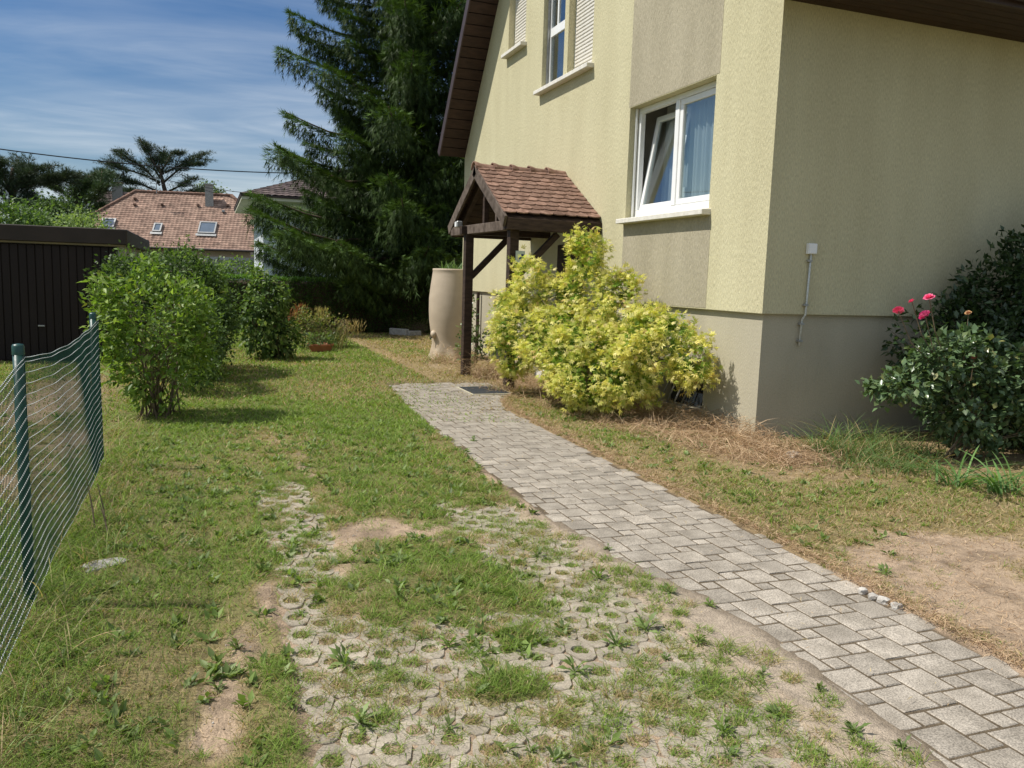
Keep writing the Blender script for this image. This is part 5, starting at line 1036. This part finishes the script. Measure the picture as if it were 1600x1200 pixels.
# spruce
def spruce():
    r = np.random.default_rng(21); bx, by = 5.75, 24.5; t = thing('spruce_tree', (bx, by, 0), 'huge dark spruce with drooping branches rising behind the hedge', 'tree')
    mb = MB(); mb.tube([(0, 0, -.2), (.05, 0, 4), (-.05, .05, 9), (0, 0, 14), (0, 0, 18.5)], [.34, .29, .22, .12, .02], 10); mb.ob('trunk', 'bark', t, smooth=True); PP, AA, UU, LL, CO = [], [], [], [], []
    prof = lambda z: np.interp(z, [.8, 1.6, 3, 4.5, 6, 8, 10, 14, 18.5], [3.6, 5.0, 5.0, 4.5, 3.9, 3.4, 2.8, 1.6, .2])
    z = .9
    while z < 18:
        nbr = 6 if z < 11 else 5; a0 = r.random()*6.28
        for k in range(nbr):
            a = a0+6.28*k/nbr+r.normal()*.2; L = prof(z)*(.52+.58*r.random()); zz = z+r.normal()*.12; d = np.array((math.cos(a), math.sin(a), 0)); sd = np.array((-d[1], d[0], 0)); dr = .14+.10*r.random()
            f = lambda t_: d[None]*(L*t_)[:, None]+UPV[None]*((zz+L*(.16*t_-(dr+.16)*t_**2+.42*np.maximum(t_-.5, 0)**1.4*2))[:, None])
            ts = np.linspace(0, 1, 7); pts = f(ts); MB().tube([Vector(p) for p in pts], [.05*(1-.85*q)*L/4+.006 for q in ts], 5).ob('branch', 'bark', t, smooth=True)
            m_ = int(L*(520 if z < 5 else 400)); tt = r.random(m_)**.75; s = r.normal(size=m_)*.5; wid = (.13+.22*(1-tt)*np.minimum(1, tt*3))*L*.85; lat = s*wid; clamp = np.round(lat/.2)*.2; lat = clamp+r.normal(size=m_)*.035
            hang = r.random(m_)**1.4*(.75-.35*tt)*np.where(r.random(m_) < .62, 1, .12); P = f(tt)+sd[None]*lat[:, None]; P[:, 2] -= np.abs(lat)*.30+hang
            out = d[None]*.55+sd[None]*np.sign(lat)[:, None]*.5; dn = (hang > .08)[:, None]; A = np.where(dn, np.array((0, 0, -1.))+out*.35, out+UPV*.12)+r.normal(size=(m_, 3))*.22
            PP.append(P); AA.append(A); UU.append(np.where(dn, out, UPV[None])+r.normal(size=(m_, 3))*.4); LL.append(.15+.17*r.random(m_)); tip = (tt > .8)&~dn[:, 0]
            c_ = mixcol(m_, [(.028,.052,.012),(.042,.076,.015),(.062,.102,.020)], r=r); c_ = np.where(tip[:, None], mixcol(m_, [(.12,.20,.045),(.08,.145,.034)], r=r), c_); CO.append(c_)
        z += .40+.008*z
    P, A, U, L, c_ = map(np.concatenate, (PP, AA, UU, LL, CO)); V, F, Cc = cards(P, A, U, L, L*.46, T_SPRIG, c_); link('foliage', npmesh('foliage', V, F, Cc), 'needle', t, kind='stuff'); return len(F)
ns = spruce()
# cedars: flat layered sprays
def cedar(name, label, Y, limbs, trunk, seed, cols, dens=170, sp=.9, th=.05, depth=2.5):
    r = np.random.default_rng(seed); b = atY(*trunk[0], Y); t = thing(name, (b.x, Y, 0), label, 'tree', 'cedars on the skyline'); org = np.array((b.x, Y, 0)); mb = MB()
    tp = [atY(px, py, Y)-Vector(org) for px, py in trunk]; mb.tube([Vector((tp[0].x, 0, -.5))]+tp, [th*6]+[th*5*(1-.8*i/len(tp)) for i in range(len(tp))], 7); PP, AA, LL = [], [], []; segs_ = []
    for lb in limbs:
        dd = r.normal()*depth; main = [atY(px, py, Y)-Vector(org)+Vector((0, dd*i/(len(lb)-1), 0)) for i, (px, py) in enumerate(lb)]; segs_.append((main, .55)); ln = (main[-1]-main[0]).length
        for q in range(11):
            u = .2+.75*r.random(); k = min(int(u*(len(main)-1)), len(main)-2); st = main[k].lerp(main[k+1], u*(len(main)-1)-k); dv = (main[k+1]-main[k]).normalized(); a = r.normal()*.7; l2 = ln*(.16+.22*r.random())
            e = st+Vector((dv.x*math.cos(a)-dv.z*math.sin(a)*.5, r.normal()*.8, dv.z*.4+math.sin(a)*.28)).normalized()*l2; segs_.append(([st, st.lerp(e, .5)+Vector((0, 0, -.04*l2)), e+Vector((0, 0, .08*l2))], .35))
    for pts, sp in segs_:
        MB().tube(pts, [th*(2.0 if len(pts) > 3 else .9)*(1-.8*i/len(pts)) for i in range(len(pts))], 5).ob('branch', 'bark', t, smooth=True)
        pts = np.array(pts); seg = np.linalg.norm(np.diff(pts, axis=0), axis=1); L = seg.sum(); m_ = int(L*dens); u = r.random(m_)**.8*L; cs = np.concatenate([[0], np.cumsum(seg)]); P = np.stack([np.interp(u, cs, pts[:, i]) for i in range(3)], -1)
        s = np.full(m_, sp); off = r.normal(size=(m_, 3))*np.array((.5, .8, .10))*s[:, None]; P = P+off; P[:, 2] += -.10*np.abs(off[:, 0])+.12*r.normal(size=m_)*.5; dirn = unit(pts[-1]-pts[0]); A = dirn*.6+unit(off)*.8+r.normal(size=(m_, 3))*.4+UPV*.25; PP.append(P); AA.append(A); LL.append(.2+.24*r.random(m_))
    P, A, L = map(np.concatenate, (PP, AA, LL)); m_ = len(P); V, F, Cc = cards(P, A, UPV+r.normal(size=(m_, 3))*.6, L, L*.38, T_SPRIG, mixcol(m_, cols, r=r)); link('foliage', npmesh('foliage', V, F, Cc), 'needle', t, kind='stuff'); mb.ob('trunk', 'bark', t, smooth=True)
CB = [(.045,.07,.045),(.06,.085,.05),(.075,.10,.055)]
cedar('cedar_tree', 'tall bare layered cedar above the orange roof', 80, [[(250,290),(225,262),(200,248),(184,236)],[(250,285),(225,275),(200,268),(182,260)],[(248,300),(222,290),(198,284),(178,278)],[(250,270),(235,245),(230,232),(226,223)],[(252,268),(262,252),(268,240),(280,238)],[(258,270),(280,258),(300,246),(317,237)],[(256,285),(275,268),(292,258),(308,254)],[(262,300),(280,292),(295,284),(310,279)],[(262,305),(285,300),(300,298),(312,294)],[(250,278),(240,262),(238,250),(245,238)],[(246,305),(225,300),(205,297),(190,293)],[(258,305),(268,303),(285,306),(300,308)],[(250,300),(240,302),(225,306),(210,304)],[(255,272),(252,255),(255,242),(250,232)]], [(262,330),(258,300),(252,275),(248,258)], 31, CB, dens=110, sp=.66)
cedar('cedar_tree', 'spreading cedar at the left edge above the garage roof', 60, [[(20,330),(30,300),(60,275),(104,268)],[(18,320),(28,290),(45,272),(72,262)],[(18,310),(12,285),(8,270),(4,252)],[(20,300),(28,280),(24,262),(26,250)],[(20,320),(45,305),(62,318),(72,334)],[(20,325),(0,300),(-20,285),(-40,280)],[(20,330),(40,320),(50,322),(60,330)],[(22,296),(45,284),(70,276),(92,276)],[(15,330),(-5,318),(-20,312),(-40,310)],[(15,300),(-5,280),(-20,268),(-40,262)]], [(22,345),(20,310),(18,280),(20,262)], 32, CB, dens=190, sp=.66)
cedar('cedar_tree', 'smaller cedar between the left cedar and the dark roof', 70, [[(120,330),(130,300),(145,285),(165,274)],[(120,325),(115,300),(128,285),(150,270)],[(118,320),(100,300),(90,295),(84,290)],[(122,330),(145,312),(155,302),(168,292)],[(118,330),(100,322),(88,318),(76,316)],[(122,320),(125,300),(135,278),(152,266)],[(120,335),(140,325),(150,320),(158,318)]], [(120,345),(120,320),(124,300)], 33, [(.055,.09,.04),(.075,.115,.05)], dens=190, sp=.66)
def crown(name, label, B, n, L, cols, seed, base, cat='tree', group=None): return shrub(name, label, cat, base, B, n, T_LEAF, L, L*.6, cols, clumps=120, sig=L*1.6, stems=10, stemr=.06, shell=.5, seed=seed, group=group, zmin=-1)
def cb(px, py, Y, rx, rz, ry=1.2): p = atY(px, py, Y); return (p.x, p.y, p.z, rx, ry, rz)
GT = [(.12,.19,.05),(.17,.26,.07),(.08,.14,.04)]
p = atY(20, 345, 45); crown('broadleaf_tree', 'sunlit broadleaf tree top over the left end of the garage', [cb(15,348,45,1.6,.8), cb(55,350,45,1.0,.6), cb(-25,340,45,1.5,.9)], 4500, .20, GT, 41, (p.x, 45, 0))
p = atY(110, 335, 50); crown('broadleaf_tree', 'darker broadleaf tree top over the middle of the garage', [cb(100,340,52,1.3,.7), cb(125,343,52,.8,.4), cb(80,338,52,1.1,.8)], 4500, .20, [(.06,.10,.035),(.09,.14,.04)], 42, (p.x, 52, 0))
p = atY(150, 350, 44); crown('broadleaf_tree', 'pale feathery tree top beside the dark roofed house', [cb(135,352,44,.9,.35), cb(110,352,44,.7,.35)], 1500, .16, [(.2,.28,.09),(.26,.34,.12)], 43, (p.x, 44, 0))
p = atY(325, 310, 85); crown('broadleaf_tree', 'small grey green tree top behind the orange roof chimney', [cb(323,302,85,1.1,.8), cb(335,308,85,.8,.5)], 1600, .24, [(.12,.17,.07),(.17,.22,.10)], 44, (p.x, 85, 0))
p = atY(392, 350, 66); crown('broadleaf_tree', 'slender tree between the orange roofed and white houses', [cb(392,372,66,.7,1.6), cb(385,340,66,.9,.8), cb(398,390,66,.7,1.2)], 2600, .2, [(.10,.16,.05),(.15,.22,.07)], 45, (p.x, 66, 0))
print('SPRUCE', ns, 'BLADES', cnt)
# far wooded skyline
n = 16000; x = -140+rng.random(n)*330; h = 4+3.5*n1.f(x, x*0, 14)+1.5*n2.f(x, x*0, 3); P = np.stack([x, 150+rng.normal(size=n)*4, rng.random(n)**.6*h], -1); V, F, Cc = cards(P, rng.normal(size=(n, 3)), rng.normal(size=(n, 3))+UPV*.5, 1.3*np.ones(n), .9*np.ones(n), T_SMALL, mixcol(n, [(.05,.09,.04),(.08,.13,.05)])); link('far_trees', npmesh('far_trees', V, F, Cc), 'needle', None, label='distant line of trees behind the houses', kind='stuff')
